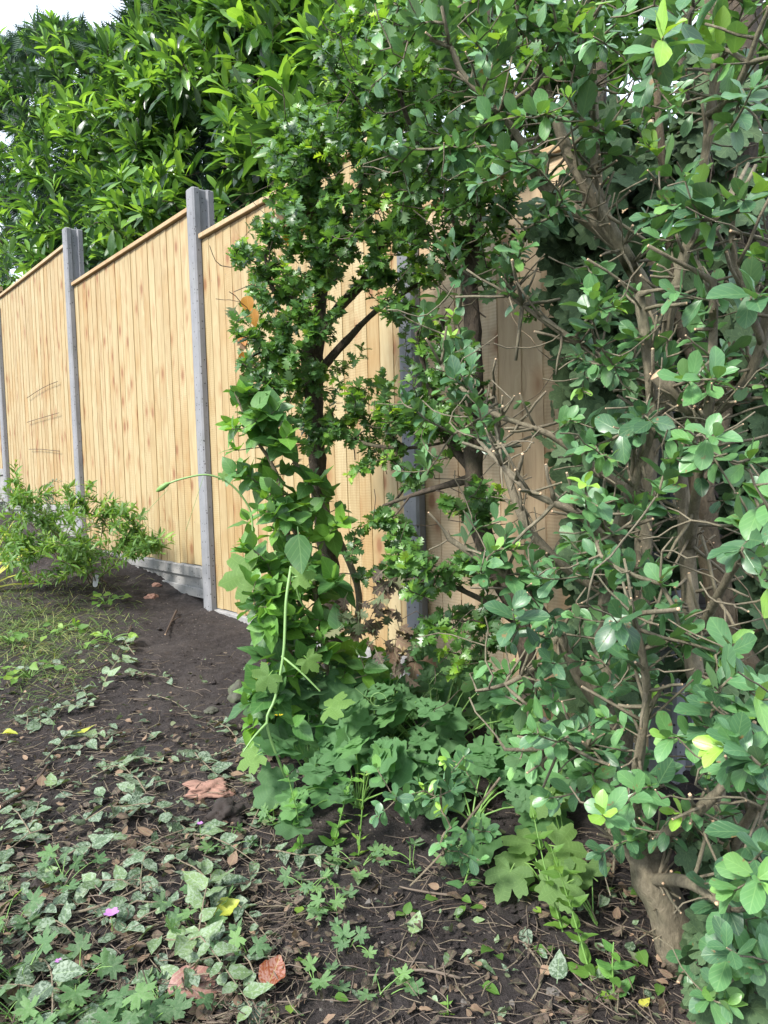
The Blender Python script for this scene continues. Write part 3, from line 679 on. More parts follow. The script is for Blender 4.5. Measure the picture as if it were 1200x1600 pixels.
laurel(520, 760, 130, P(640, 700, 3.7), 'laurel mostly hidden behind the hawthorn top', 0, (.12, .16), 4)
def cypress():
    random.seed(11); b = P(350, 720, 5.4); bz = gz(b[0], b[1]); pl = Plant(); tips = []
    for _ in range(900):
        px = random.uniform(-160, 640); py = random.uniform(-40, ftop(px) + 20); py = max(py, skyy(px) + 40); tips.append(P(px, py, fdep(px, 600) * random.uniform(1.36, 1.5) + .3))
    pl.stem([np.array([b[0], b[1], bz, .08]), np.array([b[0], b[1], 1.0, .06]), np.array([b[0], b[1], 3.6, .01])], .01, .08)
    res = pl.grow(tips, .08, .2, upk=.1, outd=(0, -.6, 0)); t = thing('cypress_tree', [b[0], b[1], bz], 'dark feathery cypress seen in the gap between the laurels', 'tree')
    pl.build('trunk', M['bark_dark'], t, .002); lv = Leaves('frond')
    for last, e in res:
        for k in range(7): lv.add(pl.X[last] + rng.normal(0, .05, 3), nrm(e + rng.normal(0, .5, 3) + np.array([0, -.2, -.2])), nrm(rng.normal(0, .6, 3) + np.array([0, -.6, .7])), random.uniform(.16, .3), 1.0, random.random())
    lv.build('crown', M['cedar'], t)
cypress()
def back_hedge():
    random.seed(12); b = P(980, 720, 3.0); bz = gz(b[0], b[1]); pl = Plant(); tips = []
    for _ in range(620):
        px = random.uniform(700, 1380); py = random.uniform(-80, 420); tips.append(P(px, py, random.uniform(2.5, 3.3)))
    for k in range(7):
        q = P(random.uniform(760, 1250), -60, random.uniform(2.6, 3.1)); pl.stem([np.append(b * [1, 1, 0] + np.array([random.uniform(-.3, .3), 0, bz]), .03), np.append(b * .5 + q * .5, .022), np.append(q, .01)], .006, .05)
    res = pl.grow(tips, .05, .4, upk=.5); t2 = [pl.X[i] + rng.normal(0, .18, 3) for i in rng.integers(0, pl.n, 420)]; pl.grow(t2, .04, .5)
    t = thing('beech_tree', [b[0], b[1], bz], 'shaded twiggy tree beyond the wall, closing the gaps at top right', 'tree')
    pl.build('trunk', M['twig'], t, .0020); lv = Leaves('ovate'); spiral(lv, pl, res, (7, 11), (.06, .09), .03, (.4, 1.3), 1.0, (.05, .5), .1, .3, jit=.3); lv.build('crown', M['hawthorn'], t)
back_hedge()
# ================================================================== HAWTHORNS in front of the fence
def hawthorn(base, stems, regs, label, seed, bark, dead=(), L=(.024, .038), small=0):
    random.seed(seed); pl = Plant()
    for st in stems: pl.spx(st, .003)
    tips = ell(regs); res = pl.grow(tips, .022, .45, upk=.25, outd=(0, -.25, 0), pen=.35)
    t = thing('hawthorn_tree', base, label, 'tree', 'hawthorns in front of the fence'); 
    lv = Leaves('haw'); spiral(lv, pl, res, (7, 12), L, .008, (.5, 1.4), 1.15, (.15, .6), .35, .45, jit=.35)
    idx = rng.integers(0, pl.n, 260); t2 = [pl.X[i] + rng.normal(0, 1, 3) * [.07, .05, .06] for i in idx]; pl.grow([q_ for q_ in t2 if (q_ - FO) @ EN > .06], .02, .6, upk=.1, young=.0009)
    stubs(pl, 40, .004, .03, .10, .004)
    pl.build('trunk', bark, t, .0010, capm=None); lv.build('foliage', M['hawthorn'], t)
    if dead:
        ld = Leaves('haw')
        for px, py, d, sz, n in dead:
            for _ in range(n):
                p = P(px + random.gauss(0, 15), py + random.gauss(0, 20), d + random.gauss(0, .03)); ld.add(p, rng.normal(0, .6, 3) + np.array([0, 0, -.7]), rng.normal(0, 1, 3) + np.array([0, -.5, 0]), sz * random.uniform(.7, 1.2), 1.1, random.uniform(.2, 1))
        ld.build('dead_foliage', M['dead'], t)
        lo = Leaves('ovate')
        for px, py, d, sz, n in dead[:3]:
            for _ in range(2): lo.add(P(px + random.gauss(0, 8), py + random.gauss(0, 12), d - .02), rng.normal(0, .5, 3) + np.array([0, 0, -.7]), np.array([0, -1, .3]), sz, 1.1, random.random())
        lo.build('orange_leaves', M['orange'], t)
    return pl
D1 = 2.25
hawthorn(G(530, 1075), [
    [(532, 1075, 2.3, .065), (520, 940, D1, .058), (505, 820, D1, .052), (495, 700, D1 - .02, .05), (488, 600, D1 - .03, .055), (492, 540, D1 - .04, .062), (497, 500, D1 - .04, .05)],
    [(497, 510, D1 - .04, .04), (500, 460, D1 - .03, .034), (508, 420, D1 - .02, .028), (498, 330, D1 - .1, .016), (478, 240, D1 - .2, .010), (470, 190, D1 - .25, .006)],
    [(500, 520, D1 - .04, .035), (530, 478, D1 - .05, .03), (562, 445, D1 - .06, .024), (600, 380, D1 - .1, .016), (640, 250, D1 - .2, .012), (660, 110, D1 - .3, .008)],
    [(492, 590, D1 - .03, .03), (530, 545, D1 - .06, .022), (575, 495, D1 - .08, .016), (625, 462, D1 - .15, .012), (700, 420, D1 - .3, .008)],
    [(497, 520, D1 - .04, .03), (460, 470, D1 - .1, .018), (430, 455, D1 - .14, .012), (415, 400, D1 - .15, .008)],
    [(505, 420, D1, .02), (560, 300, D1 - .2, .014), (620, 160, D1 - .35, .010), (680, 20, D1 - .4, .007)],
    [(492, 600, D1 - .03, .02), (470, 560, D1 - .12, .012), (430, 545, D1 - .15, .008), (390, 560, D1 - .17, .005)],
    [(500, 650, D1, .015), (560, 690, D1 - .2, .012), (640, 700, D1 - .3, .009), (700, 690, D1 - .35, .006)],
], [(455, 400, 90, 70, 1.95, 2.3, 110), (470, 270, 60, 100, 1.9, 2.25, 90), (430, 520, 68, 90, 1.95, 2.3, 120), (480, 200, 55, 40, 1.85, 2.1, 50), (560, 290, 110, 130, 1.75, 2.2, 150), (480, 330, 60, 70, 1.85, 2.2, 70), (620, 420, 60, 40, 1.8, 2.1, 14), (560, 100, 70, 90, 1.7, 2.1, 60),
    (640, 140, 140, 140, 1.6, 2.1, 170), (560, 60, 50, 60, 1.7, 2.1, 20), (600, 400, 80, 60, 1.9, 2.2, 22), (600, 640, 60, 50, 1.9, 2.2, 34), (540, 620, 50, 60, 2.0, 2.3, 22), (600, 860, 60, 60, 1.85, 2.1, 60), (690, 330, 90, 110, 1.7, 2.1, 70), (600, 740, 60, 35, 1.9, 2.1, 24), (460, 640, 30, 60, 2.1, 2.3, 18), (495, 610, 40, 100, 1.95, 2.12, 34), (520, 480, 50, 50, 1.9, 2.1, 16), (560, 600, 40, 60, 1.9, 2.15, 14)],
   'dark-trunked hawthorn with orange dead leaves, in front of the third panel', 21, M['bark_dark'],
   dead=[(385, 470, 2.1, .05, 2), (378, 550, 2.1, .05, 2), (455, 335, 2.05, .06, 5), (408, 580, 2.1, .055, 2), (600, 935, 1.84, .045, 22), (555, 970, 1.8, .04, 18), (635, 1010, 1.8, .045, 20), (590, 980, 1.78, .035, 16), (470, 700, 2.15, .05, 3)])
D2 = 1.8
hawthorn(G(852, 1275), [
    [(852, 1275, 1.72, .045), (832, 1120, 1.74, .04), (815, 980, 1.77, .042), (785, 900, 1.8, .05), (748, 820, 1.82, .05), (740, 740, 1.82, .046), (744, 640, 1.82, .042), (738, 540, 1.82, .038), (736, 440, 1.8, .036), (742, 340, 1.78, .032), (752, 260, 1.72, .026), (760, 120, 1.65, .018), (770, -30, 1.6, .012)],
    [(742, 740, 1.82, .03), (700, 690, 1.85, .02), (672, 600, 1.85, .015), (650, 520, 1.8, .01)],
    [(742, 745, 1.82, .028), (690, 760, 1.85, .016), (640, 775, 1.9, .012), (600, 790, 1.95, .007)],
    [(745, 650, 1.82, .024), (715, 560, 1.75, .015), (690, 500, 1.7, .010)],
    [(738, 440, 1.8, .024), (800, 390, 1.7, .014), (860, 340, 1.6, .010)],
    [(815, 980, 1.77, .02), (740, 930, 1.75, .012), (670, 905, 1.8, .008), (600, 910, 1.9, .005)],
    [(745, 400, 1.8, .02), (700, 330, 1.8, .014), (650, 220, 1.7, .01), (600, 60, 1.6, .008)],
    [(760, 290, 1.75, .018), (820, 180, 1.6, .012), (860, 40, 1.5, .009)],
], [(700, 300, 110, 100, 1.55, 1.85, 40), (820, 450, 80, 60, 1.5, 1.8, 16), (650, 650, 60, 50, 1.7, 1.95, 30), (680, 890, 90, 50, 1.6, 1.9, 40), (720, 1000, 90, 60, 1.6, 1.9, 40), (780, 300, 90, 100, 1.5, 1.8, 34), (720, 560, 80, 60, 1.6, 1.85, 14), (740, 780, 50, 40, 1.6, 1.8, 24), (790, 560, 90, 110, 1.5, 1.75, 12), (690, 600, 60, 120, 1.7, 1.9, 22), (640, 500, 50, 60, 1.8, 2.0, 14), (700, 80, 150, 90, 1.4, 1.8, 70)],
   'slim hawthorn with a bent dark trunk, in front of the narrow pale panel', 22, M['bark_dark'], dead=())
# ================================================================== PRIVET HEDGE
def privet(base, stems, regs, label, seed, L=(.030, .048), nst=60, bark='bark_privet', yb=.16, thin=0, pairs=(3, 5), extra=None):
    random.seed(seed); pl = Plant()
    for st in stems: pl.spx(st, .002)
    tips = ell([tuple(r_[:6]) + (max(1, int(r_[6] * (.57 if r_[1] > 700 else .60))),) for r_ in regs]); res = pl.grow(tips, .024, .35, upk=.55, outd=(-.05, -.35, 0), pen=.5)
    if thin:
        idx = rng.integers(0, pl.n, thin); t2 = [pl.X[i] + rng.normal(0, 1, 3) * [.06, .05, .09] + np.array([0, -.02, .08]) for i in idx]; t2 = [q_ for q_ in t2 if (q_ - FO) @ EN > .05 or q_[0] > .7]; pl.grow(t2, .02, .5, upk=.3, young=.0011)
    stubs(pl, nst, .0035, .03, .11, .0055)
    t = thing('privet_shrub', base, label, 'shrub', 'privets of the overgrown hedge')
    lv = Leaves('privet'); opposite(lv, pl, res, pairs, L, .016, youngb=yb); pl.build('stems', M[bark], t, .0013, .42, capm=M['cut']); lv.build('foliage', M['privet'], t)
    return pl, t
privet(G(1065, 1500), [
    [(1062, 1500, 1.22, .075), (1045, 1440, 1.22, .068), (1018, 1375, 1.22, .062), (985, 1300, 1.25, .055), (960, 1200, 1.28, .042), (945, 1100, 1.3, .034), (940, 980, 1.3, .028), (960, 860, 1.28, .024), (990, 760, 1.25, .020), (1020, 660, 1.22, .018)],
    [(945, 1110, 1.3, .03), (905, 1060, 1.32, .022), (870, 990, 1.33, .018), (820, 920, 1.33, .015), (760, 880, 1.33, .013), (702, 842, 1.33, .010)],
    [(870, 990, 1.33, .016), (840, 1040, 1.3, .012), (790, 1070, 1.28, .008), (745, 1080, 1.28, .006)],
    [(960, 1200, 1.28, .02), (900, 1160, 1.2, .012), (850, 1170, 1.15, .008), (790, 1170, 1.12, .006)],
    [(960, 860, 1.28, .02), (900, 800, 1.2, .014), (830, 770, 1.2, .010), (750, 690, 1.25, .007)],
    [(1000, 1330, 1.24, .03), (1060, 1290, 1.1, .018), (1120, 1240, 1.0, .012), (1180, 1160, .95, .008)],
    [(985, 1300, 1.24, .03), (1000, 1180, 1.1, .016), (1010, 1080, 1.05, .012), (990, 960, 1.0, .008)],
    [(1020, 660, 1.22, .018), (1010, 560, 1.2, .016), (1000, 460, 1.2, .016)],
    [(1020, 1375, 1.2, .022), (1080, 1380, 1.05, .016), (1140, 1420, .98, .010)],
], [(1030, 1090, 150, 180, .95, 1.3, 52), (1060, 1310, 130, 100, .9, 1.18, 34), (950, 900, 120, 130, 1.0, 1.35, 46), (820, 1000, 110, 120, 1.1, 1.45, 34), (860, 830, 100, 90, 1.15, 1.45, 22), (1130, 1500, 90, 90, .95, 1.2, 26), (780, 870, 90, 60, 1.2, 1.45, 16), (900, 1180, 110, 80, 1.05, 1.3, 28), (1000, 720, 110, 80, 1.05, 1.3, 26)],
   'privet with a thick leaning trunk rising from the soil at lower right', 31, L=(.030, .052), pairs=(4, 6), nst=240, thin=150)
privet(G(960, 1330), [
    [(960, 1300, 1.5, .04), (975, 1150, 1.5, .034), (1000, 950, 1.48, .03), (1010, 780, 1.45, .028), (1020, 600, 1.42, .028), (1015, 480, 1.4, .028), (985, 410, 1.38, .026), (930, 352, 1.36, .024), (860, 305, 1.36, .022), (808, 222, 1.36, .014)],
    [(985, 415, 1.38, .026), (950, 355, 1.36, .026), (925, 305, 1.34, .026), (890, 240, 1.33, .022), (862, 168, 1.32, .017)],
    [(950, 355, 1.36, .022), (935, 300, 1.38, .02), (928, 170, 1.38, .018), (922, 40, 1.38, .016), (915, -60, 1.38, .014)],
    [(1020, 600, 1.42, .022), (960, 570, 1.38, .014), (880, 520, 1.36, .011), (795, 462, 1.36, .008)],
    [(1010, 780, 1.45, .022), (940, 740, 1.42, .018), (860, 680, 1.42, .014), (760, 640, 1.45, .010), (690, 570, 1.5, .008)],
    [(1000, 950, 1.48, .025), (900, 900, 1.48, .02), (830, 830, 1.48, .018), (790, 730, 1.5, .015), (770, 620, 1.5, .012)],
    [(860, 305, 1.36, .016), (800, 200, 1.35, .012), (720, 110, 1.35, .009), (690, 10, 1.3, .006)],
    [(922, 100, 1.38, .012), (860, 30, 1.3, .008), (800, -40, 1.3, .006)],
], [(820, 170, 130, 170, 1.15, 1.45, 62), (690, 480, 70, 70, 1.45, 1.7, 16), (700, 600, 90, 80, 1.45, 1.7, 20), (800, 620, 100, 90, 1.25, 1.5, 20), (900, 420, 110, 100, 1.15, 1.4, 26), (960, 120, 110, 150, 1.1, 1.4, 34), (680, 170, 110, 150, 1.35, 1.6, 60), (770, 400, 80, 70, 1.3, 1.6, 18), (640, 740, 60, 40, 1.6, 1.8, 10), (930, 600, 100, 90, 1.15, 1.4, 22), (860, 20, 130, 60, 1.1, 1.4, 40), (700, 30, 120, 60, 1.3, 1.6, 34)],
   'middle privet of grey pruned branches arching up over the pale panel', 32, L=(.028, .048), pairs=(4, 6), nst=260, thin=220)
privet(G(1140, 1290), [
    [(1150, 1420, 1.25, .03), (1085, 1050, 1.3, .026), (1075, 900, 1.3, .024), (1066, 750, 1.28, .024), (1050, 680, 1.28, .024), (1040, 640, 1.27, .022), (1042, 500, 1.25, .020), (1090, 330, 1.2, .016), (1110, 180, 1.2, .014), (1120, -20, 1.2, .012)],
    [(1062, 730, 1.26, .026), (1085, 655, 1.2, .026), (1065, 630, 1.18, .022), (1025, 585, 1.16, .018)],
    [(1085, 655, 1.2, .022), (1140, 625, 1.15, .018), (1190, 540, 1.1, .014), (1210, 380, 1.05, .012)],
    [(1075, 850, 1.28, .02), (1100, 700, 1.15, .014), (1112, 560, 1.1, .0125), (1114, 440, 1.08, .0125)],
    [(1110, 180, 1.2, .014), (1150, 140, 1.1, .01), (1180, 60, 1.05, .008)],
    [(1085, 1000, 1.28, .02), (1140, 900, 1.1, .012), (1190, 820, 1.0, .009)],
    [(1130, 1350, 1.22, .02), (1180, 1260, 1.05, .012), (1230, 1150, .95, .01)],
    [(1190, 540, 1.1, .012), (1150, 420, 1.02, .01), (1145, 300, 1.0, .008)],
], [(1120, 120, 110, 170, .95, 1.25, 36), (1130, 380, 100, 130, .95, 1.2, 26), (1130, 620, 90, 120, .9, 1.15, 22), (1150, 850, 80, 130, .85, 1.1, 20), (1170, 1120, 70, 150, .8, 1.05, 32), (1060, 520, 90, 90, 1.05, 1.25, 14), (1040, 300, 80, 130, 1.1, 1.3, 18), (1170, 1420, 60, 110, .85, 1.05, 22)],
   'nearest privet at the right photo edge with fat leaves and a pale sawn stub', 33, L=(.038, .058), nst=240, thin=200)
# big trunks deeper in the hedge
def bare_trunk(base, pts, label, seed, mat, stems=()):
    random.seed(seed); pl = Plant(); pl.spx(pts, .002, False)
    for s_ in stems: pl.spx(s_, .002)
    tips = [pl.X[i] + rng.normal(0, .16, 3) + np.array([0, -.03, .08]) for i in rng.integers(int(pl.n * .25), pl.n, 130)]
    tips = [p for p in tips if (p - FO) @ EN > .06 or (p - FO) @ ES < S[4][0] - .05]
    res = pl.grow(tips, .03, .5, upk=.2, pen=.1); stubs(pl, 40, .006, .04, .12, .006)
    t = thing('hedge_tree', base, label, 'tree', 'trunks inside the hedge'); pl.build('trunk', mat, t, .0011, .38, capm=M['cut'])
    lv = Leaves('privet'); opposite(lv, pl, res[::5], (2, 4), (.028, .042), .016); lv.build('foliage', M['privet'], t)
bare_trunk(G(1235, 1330), [(1240, 1330, 1.35, .062), (1200, 1120, 1.4, .056), (1145, 1000, 1.42, .05), (1118, 900, 1.44, .046), (1095, 800, 1.45, .05), (1100, 715, 1.46, .052), (1125, 640, 1.5, .045), (1150, 500, 1.55, .04), (1145, 350, 1.55, .034), (1120, 150, 1.55, .028), (1100, -50, 1.55, .02)],
   'warm brown curved trunk bulging in mid height at right', 41, M['bark_warm'], [[(1125, 640, 1.5, .03), (1060, 500, 1.55, .02), (1040, 300, 1.55, .016), (1020, 60, 1.5, .012)]])
bare_trunk(G(1165, 1180), [(1150, 1200, 1.6, .055), (1150, 1000, 1.62, .05), (1152, 800, 1.64, .056), (1150, 600, 1.64, .06), (1150, 400, 1.64, .066), (1155, 200, 1.64, .07), (1165, -60, 1.64, .07)],
   'dark upright trunk running straight to the top of the photo at right', 42, M['bark_dark'], [[(1150, 420, 1.62, .03), (1090, 250, 1.6, .022), (1060, 80, 1.6, .016), (1030, -60, 1.6, .012)], [(1152, 500, 1.62, .03), (1200, 300, 1.6, .022), (1230, 60, 1.6, .018)]])
# ivy
def ivy(pts, regs, base, label, seed, L=(.030, .05), mat='ivy', bark='bark_dark', clear=.03):
    random.seed(seed); pl = Plant()
    for p_ in pts: pl.spx(p_, .004)
    tips = ell(regs); res = pl.grow(tips, .03, .5, upk=0, outd=(0, -.2, 0), pen=0)
    t = thing('ivy_plant', base, label, 'ivy', 'ivy climbing in the hedge'); pl.build('stems', M[bark], t, .001)
    lv = Leaves('ivy')
    for last, e in res:
        for k in range(random.randint(3, 5)): lv.add(pl.X[last] + rng.normal(0, .018, 3), nrm(rng.normal(0, .6, 3) + np.array([0, -.2, -.5])), nrm(rng.normal(0, .35, 3) + np.array([-.2, -1, .45])), random.uniform(*L), 1.0, random.random() ** 1.5)
    lv.build('foliage', M[mat], t)
ivy([[(915, 1180, 1.75, .05), (920, 900, 1.72, .045), (925, 600, 1.7, .04), (930, 350, 1.68, .035), (935, 100, 1.65, .03)]],
    [(930, 480, 45, 150, 1.5, 1.75, 70), (920, 680, 38, 100, 1.5, 1.75, 50), (925, 880, 45, 130, 1.5, 1.75, 60), (900, 400, 60, 60, 1.55, 1.75, 24), (950, 1050, 60, 90, 1.4, 1.65, 34), (890, 340, 50, 60, 1.5, 1.7, 20), (935, 600, 50, 260, 1.55, 1.75, 120), (985, 760, 45, 300, 1.55, 1.75, 70), (960, 300, 60, 130, 1.5, 1.7, 50)],
    G(915, 1190), 'dark glossy ivy column beside the narrow pale panel', 51)
ivy([[(1215, 1330, 1.5, .02), (1200, 1100, 1.55, .015), (1190, 900, 1.6, .012), (1200, 750, 1.6, .01)]],
    [(1190, 900, 50, 160, 1.45, 1.7, 60), (1180, 1150, 60, 110, 1.3, 1.6, 44), (1190, 700, 40, 80, 1.45, 1.7, 22), (1120, 900, 70, 250, 1.65, 1.8, 70), (1110, 560, 80, 180, 1.7, 1.85, 50), (1120, 250, 80, 160, 1.7, 1.9, 40)],
    G(1215, 1335), 'blue-black ivy behind the trunks at the right edge', 52)
ivy([[(1110, 1520, 1.25, .012), (1105, 1440, 1.25, .01), (1100, 1370, 1.25, .008), (1110, 1300, 1.25, .006)]],
    [(1105, 1450, 20, 50, 1.15, 1.25, 10), (1140, 1500, 70, 80, 1.05, 1.3, 44), (1110, 1340, 50, 50, 1.15, 1.3, 16)],
    G(1090, 1525), 'ivy creeping round the foot of the leaning trunk', 53, L=(.026, .042))
# ================================================================== LILAC-LIKE SUCKERS left of the hawthorn trunk
def suckers():
    random.seed(61); pl = Plant(); dd = 2.0
    for st in [[(500, 1080, 2.05, .018), (470, 960, dd, .016), (455, 850, dd, .014), (430, 740, dd, .011), (395, 680, dd - .03, .008), (368, 610, dd - .05, .005)],
               [(535, 1060, 2.1, .022), (560, 930, 2.1, .02), (520, 820, 2.08, .017), (470, 740, 2.02, .012), (420, 640, 1.98, .008)],
               [(500, 1090, 1.95, .015), (440, 1000, 1.9, .012), (400, 960, 1.88, .009)],
               [(520, 1080, 2.0, .016), (480, 880, 1.98, .014), (440, 790, 1.95, .01)]]: pl.spx(st, .003)
    tips = ell([(405, 700, 50, 110, 1.85, 2.1, 34), (440, 860, 65, 90, 1.85, 2.1, 40), (425, 990, 45, 110, 1.75, 2.0, 42), (480, 960, 60, 100, 1.8, 2.05, 36), (510, 800, 50, 60, 1.95, 2.15, 16), (430, 1110, 45, 60, 1.7, 1.9, 20), (560, 1040, 40, 40, 1.85, 2.0, 7)])
    res = pl.grow(tips, .025, .4, upk=.6, outd=(-.1, -.3, 0)); t = thing('lilac_shrub', G(510, 1085), 'broad-leaved suckering shrub round the foot of the dark hawthorn trunk', 'shrub')
    lv = Leaves('lilac'); opposite(lv, pl, res, (2, 4), (.042, .085), .026, youngb=.4); pl.build('stems', M['twig'], t, .0012); lv.build('foliage', M['lilac'], t)
suckers()
# climbing vine with thick pale stem, tendrils and a bud tip
def vine():
    t = thing('bryony_vine', G(455, 1230), 'pale green climbing vine with a thick stem and long bud-tipped shoot', 'vine'); mb = MB()
    def tb(pts, r0, r1, k=8, m=0):
        q = smooth_path([P(*a) for a in pts], .012); n = len(q); mb.tube(q, [r0 + (r1 - r0) * i / n for i in range(n)], k, m)
    tb([(455, 885, 1.78), (447, 940, 1.75), (443, 1020, 1.72), (430, 1090, 1.7), (417, 1130, 1.68), (440, 1200, 1.7), (455, 1232, 1.75)], .0040, .0028)
    tb([(455, 885, 1.78), (470, 940, 1.8), (490, 960, 1.85)], .003, .002)
    tb([(440, 1025, 1.72), (470, 1050, 1.7), (500, 1080, 1.7)], .003, .0018)
    tb([(417, 1130, 1.68), (398, 1150, 1.65), (380, 1175, 1.63)], .0035, .001)
    tb([(395, 830, 1.9), (390, 795, 1.9), (362, 758, 1.88), (325, 742, 1.86), (285, 748, 1.85), (262, 756, 1.85)], .0026, .0022)
    mb.build('stem', M['stem_pale'], t, True)
    mb = MB(); q = [P(a, b, 1.85) for a, b in ((266, 754), (260, 757), (253, 762), (247, 766), (244, 768))]; mb.tube(q, [.002, .006, .0075, .005, .001], 9); mb.build('bud', M['stem_green'], t, True)
    for k, (a, b, c) in enumerate([((318, 745), (300, 800), (290, 830)), ((262, 765), (225, 810), (250, 835)), ((555, 1075), (590, 1110), (575, 1140))]):
        mb = MB(); q = smooth_path([P(*a, 1.85), P(*b, 1.84), P(*c, 1.86)], .01); mb.tube(q, [.0006] * len(q), 4); mb.build('tendril', M['stem_pale'], t, True)
    th = np.linspace(0, 5, 40); c0 = P(590, 1095, 1.65); mb = MB(); mb.tube([c0 + np.array([.02 * math.cos(a) * (1 - a / 14), 0.01 * a / 9, .02 * math.sin(a) * (1 - a / 14)]) for a in th], [.0008] * 40, 4)
    mb.build('tendril', M['stem_pale'], t, True)
    lv = Leaves('syc'); 
    for px, py, d, L, dr, up in [(345, 895, 1.84, .085, (-.8, 0, -.25), (.2, -1, .5)), (400, 1180, 1.66, .05, (-.6, -.2, -.3), (0, -.6, 1)), (350, 745, 1.87, .018, (-.6, 0, .4), (0, -1, .3)), (515, 1105, 1.68, .06, (.7, -.2, .3), (-.3, -.4, 1.0)), (480, 1030, 1.7, .04, (.5, 0, -.6), (0, -1, .3)), (420, 1055, 1.7, .05, (-.5, 0, -.6), (0, -1, .3)), (465, 900, 1.76, .045, (.8, 0, .1), (0, -1, .6))]:
        lv.add(P(px + 45 * (L > .08), py, d), np.array(dr, float), np.array(up, float), L, 1.0, random.uniform(.4, .9))
    lv.build('leaves', M['sycamore'], t)
    for a_ in ((P(466, 835, 1.74), np.array([.12, -.1, -1.0]), np.array([-.5, -1, .35]), .095, 1.05, .2), (P(395, 640, 1.9), np.array([.5, -.1, .4]), np.array([-.3, -1, .5]), .07, 1.0, .6), (P(428, 960, 1.76), np.array([-.2, 0, -.9]), np.array([-.5, -.9, .2]), .10, .7, .7)):
        lv = Leaves('lilac'); lv.add(*a_); lv.build('broad_leaf', M['lilac'], t)
vine()
# ================================================================== HERBS
def rosette(base, n, h, spread, tname, L, mat, name, label, cat, group, stem='stem_green', shade=(.1, .7), face=(0, -.5, 1.0), ang=None, pr=.0013):
    t = thing(name, base, label, cat, group); mb = MB(); lv = Leaves(tname)
    for i in range(n):
        a = random.uniform(0, 2 * PI) if ang is None else random.uniform(*ang); rr = spread * math.sqrt(random.random()); hh = h * random.uniform(.35, 1.0) * (1 - .35 * rr / spread)
        p = base + np.array([rr * math.cos(a), rr * math.sin(a), hh]); g = gz(p[0], p[1]); p[2] = max(p[2], g + .012)
        if (p - FO) @ EN < .05: p = p + EN * (.1 - (p - FO) @ EN)
        d = petiole_tube(mb, base + rng.normal(0, .006, 3), p, pr, .25)
        ld = nrm(np.array([math.cos(a), math.sin(a), 0]) + rng.normal(0, .35, 3) + np.array([0, -.35, -.15])); lv.add(p, ld, nrm(np.array(face) + rng.normal(0, .28, 3)), random.uniform(*L), 1.0, random.uniform(*shade))
    mb.build('stalks', M[stem], t, True); lv.build('foliage', M[mat], t); return t
random.seed(71)
cel = [(515, 1170, 26, .28, .13, 'left'), (590, 1200, 34, .34, .18, ''), (680, 1210, 30, .30, .20, ''), (560, 1260, 24, .22, .18, ''), (770, 1225, 20, .22, .16, ''), (490, 1235, 14, .22, .09, ''), (740, 1290, 12, .12, .14, ''), (640, 1130, 22, .22, .2, '')]
cl = ['greater celandine with yellow flowers, leftmost of the lobed-leaf clumps', 'tall lobed-leaf celandine directly below the dead brown leaves', 'celandine clump below the half-hidden concrete post', 'low front celandine with hanging dark leaves above bare soil', 'small celandine under the bent hawthorn trunk', 'celandine at the outer left foot of the undergrowth', 'flat celandine on shaded soil beside the bent trunk foot', 'rear celandine growing against the fence foot']
for i, (px, py, n, h, sp, _) in enumerate(cel):
    t = rosette(G(px, py), n, h, sp, 'cel', (.075, .135), 'celandine', 'celandine_plant', cl[i], 'plant', 'lobed-leaf celandines under the hawthorns', pr=.0018, shade=(0, .85), face=(-.15, -.75, .8))
    if i in (0, 5):
        b = G(px, py)
        for k in range(5):
            mb = MB()
            p = b + np.array([random.uniform(-.12, .0), random.uniform(-.1, 0), random.uniform(.2, .34)])
            for a in range(4):
                e = np.array([math.cos(a * PI / 2), math.sin(a * PI / 2) * .6, .3]); f = np.cross(e, [0, 0, 1]); mb.add([p, p + e * .006 + f * .004, p + e * .011, p + e * .006 - f * .004], [(0, 1, 2, 3)])
            mb.build('flower', M['yflower'], t)
syc = [(850, 1400, 5, 'sycamore seedling beside the leafy upright willowherb'), (935, 1455, 4, 'sycamore seedling left of the leaning trunk'), (880, 1330, 3, 'sycamore seedling in shade behind the other two')]
for px, py, n, lb in syc: rosette(G(px, py), n, .13, .07, 'syc', (.045, .062), 'sycamore', 'sycamore_seedling', lb, 'plant', 'sycamore seedlings at lower right', shade=(.2, .8), face=(-.1, -.8, 1.0))
cr = [(20, 1590), (95, 1605), (215, 1600), (30, 1540), (120, 1545), (10, 1450), (385, 1500), (310, 1440), (520, 1430), (480, 1400), (545, 1480), (600, 1560), (490, 1540), (430, 1290), (355, 1330), (250, 1590), (95, 1390), (30, 1590), (560, 1350), (640, 1350), (700, 1340)]
wh = ['at the lower left corner', 'near the bottom edge left of centre', 'beside the purple flower', 'in the left litter', 'left of the purple flower', 'cut by the left edge', 'right of the purple flower', 'above the pink leaf', 'below the celandines', 'under the celandine edge', 'right of the bright cranesbill', 'at bottom centre', 'left of bottom centre', 'at the foot of the vine', 'near the brown lump', 'under the pink leaf', 'among pale leaves', 'tucked in the corner', 'under the front celandine', 'behind the bare soil patch', 'near the dry stalk']
for k, (px, py) in enumerate(cr):
    big = py > 1380 and px < 350; rosette(G(px, py), random.randint(5, 9) if big else random.randint(5, 9), .07 if big else .045, .08 if big else .055, 'crane', (.018, .034) if big else (.014, .026), 'cranesbill', 'cranesbill_plant', 'small %s cranesbill %s' % ('dense dark' if big else 'sparse light green', wh[k]), 'plant', 'cranesbills in the litter', shade=(0, .9) if big else (.4, 1.0), pr=.0008, face=(0, -.3, 1.0))
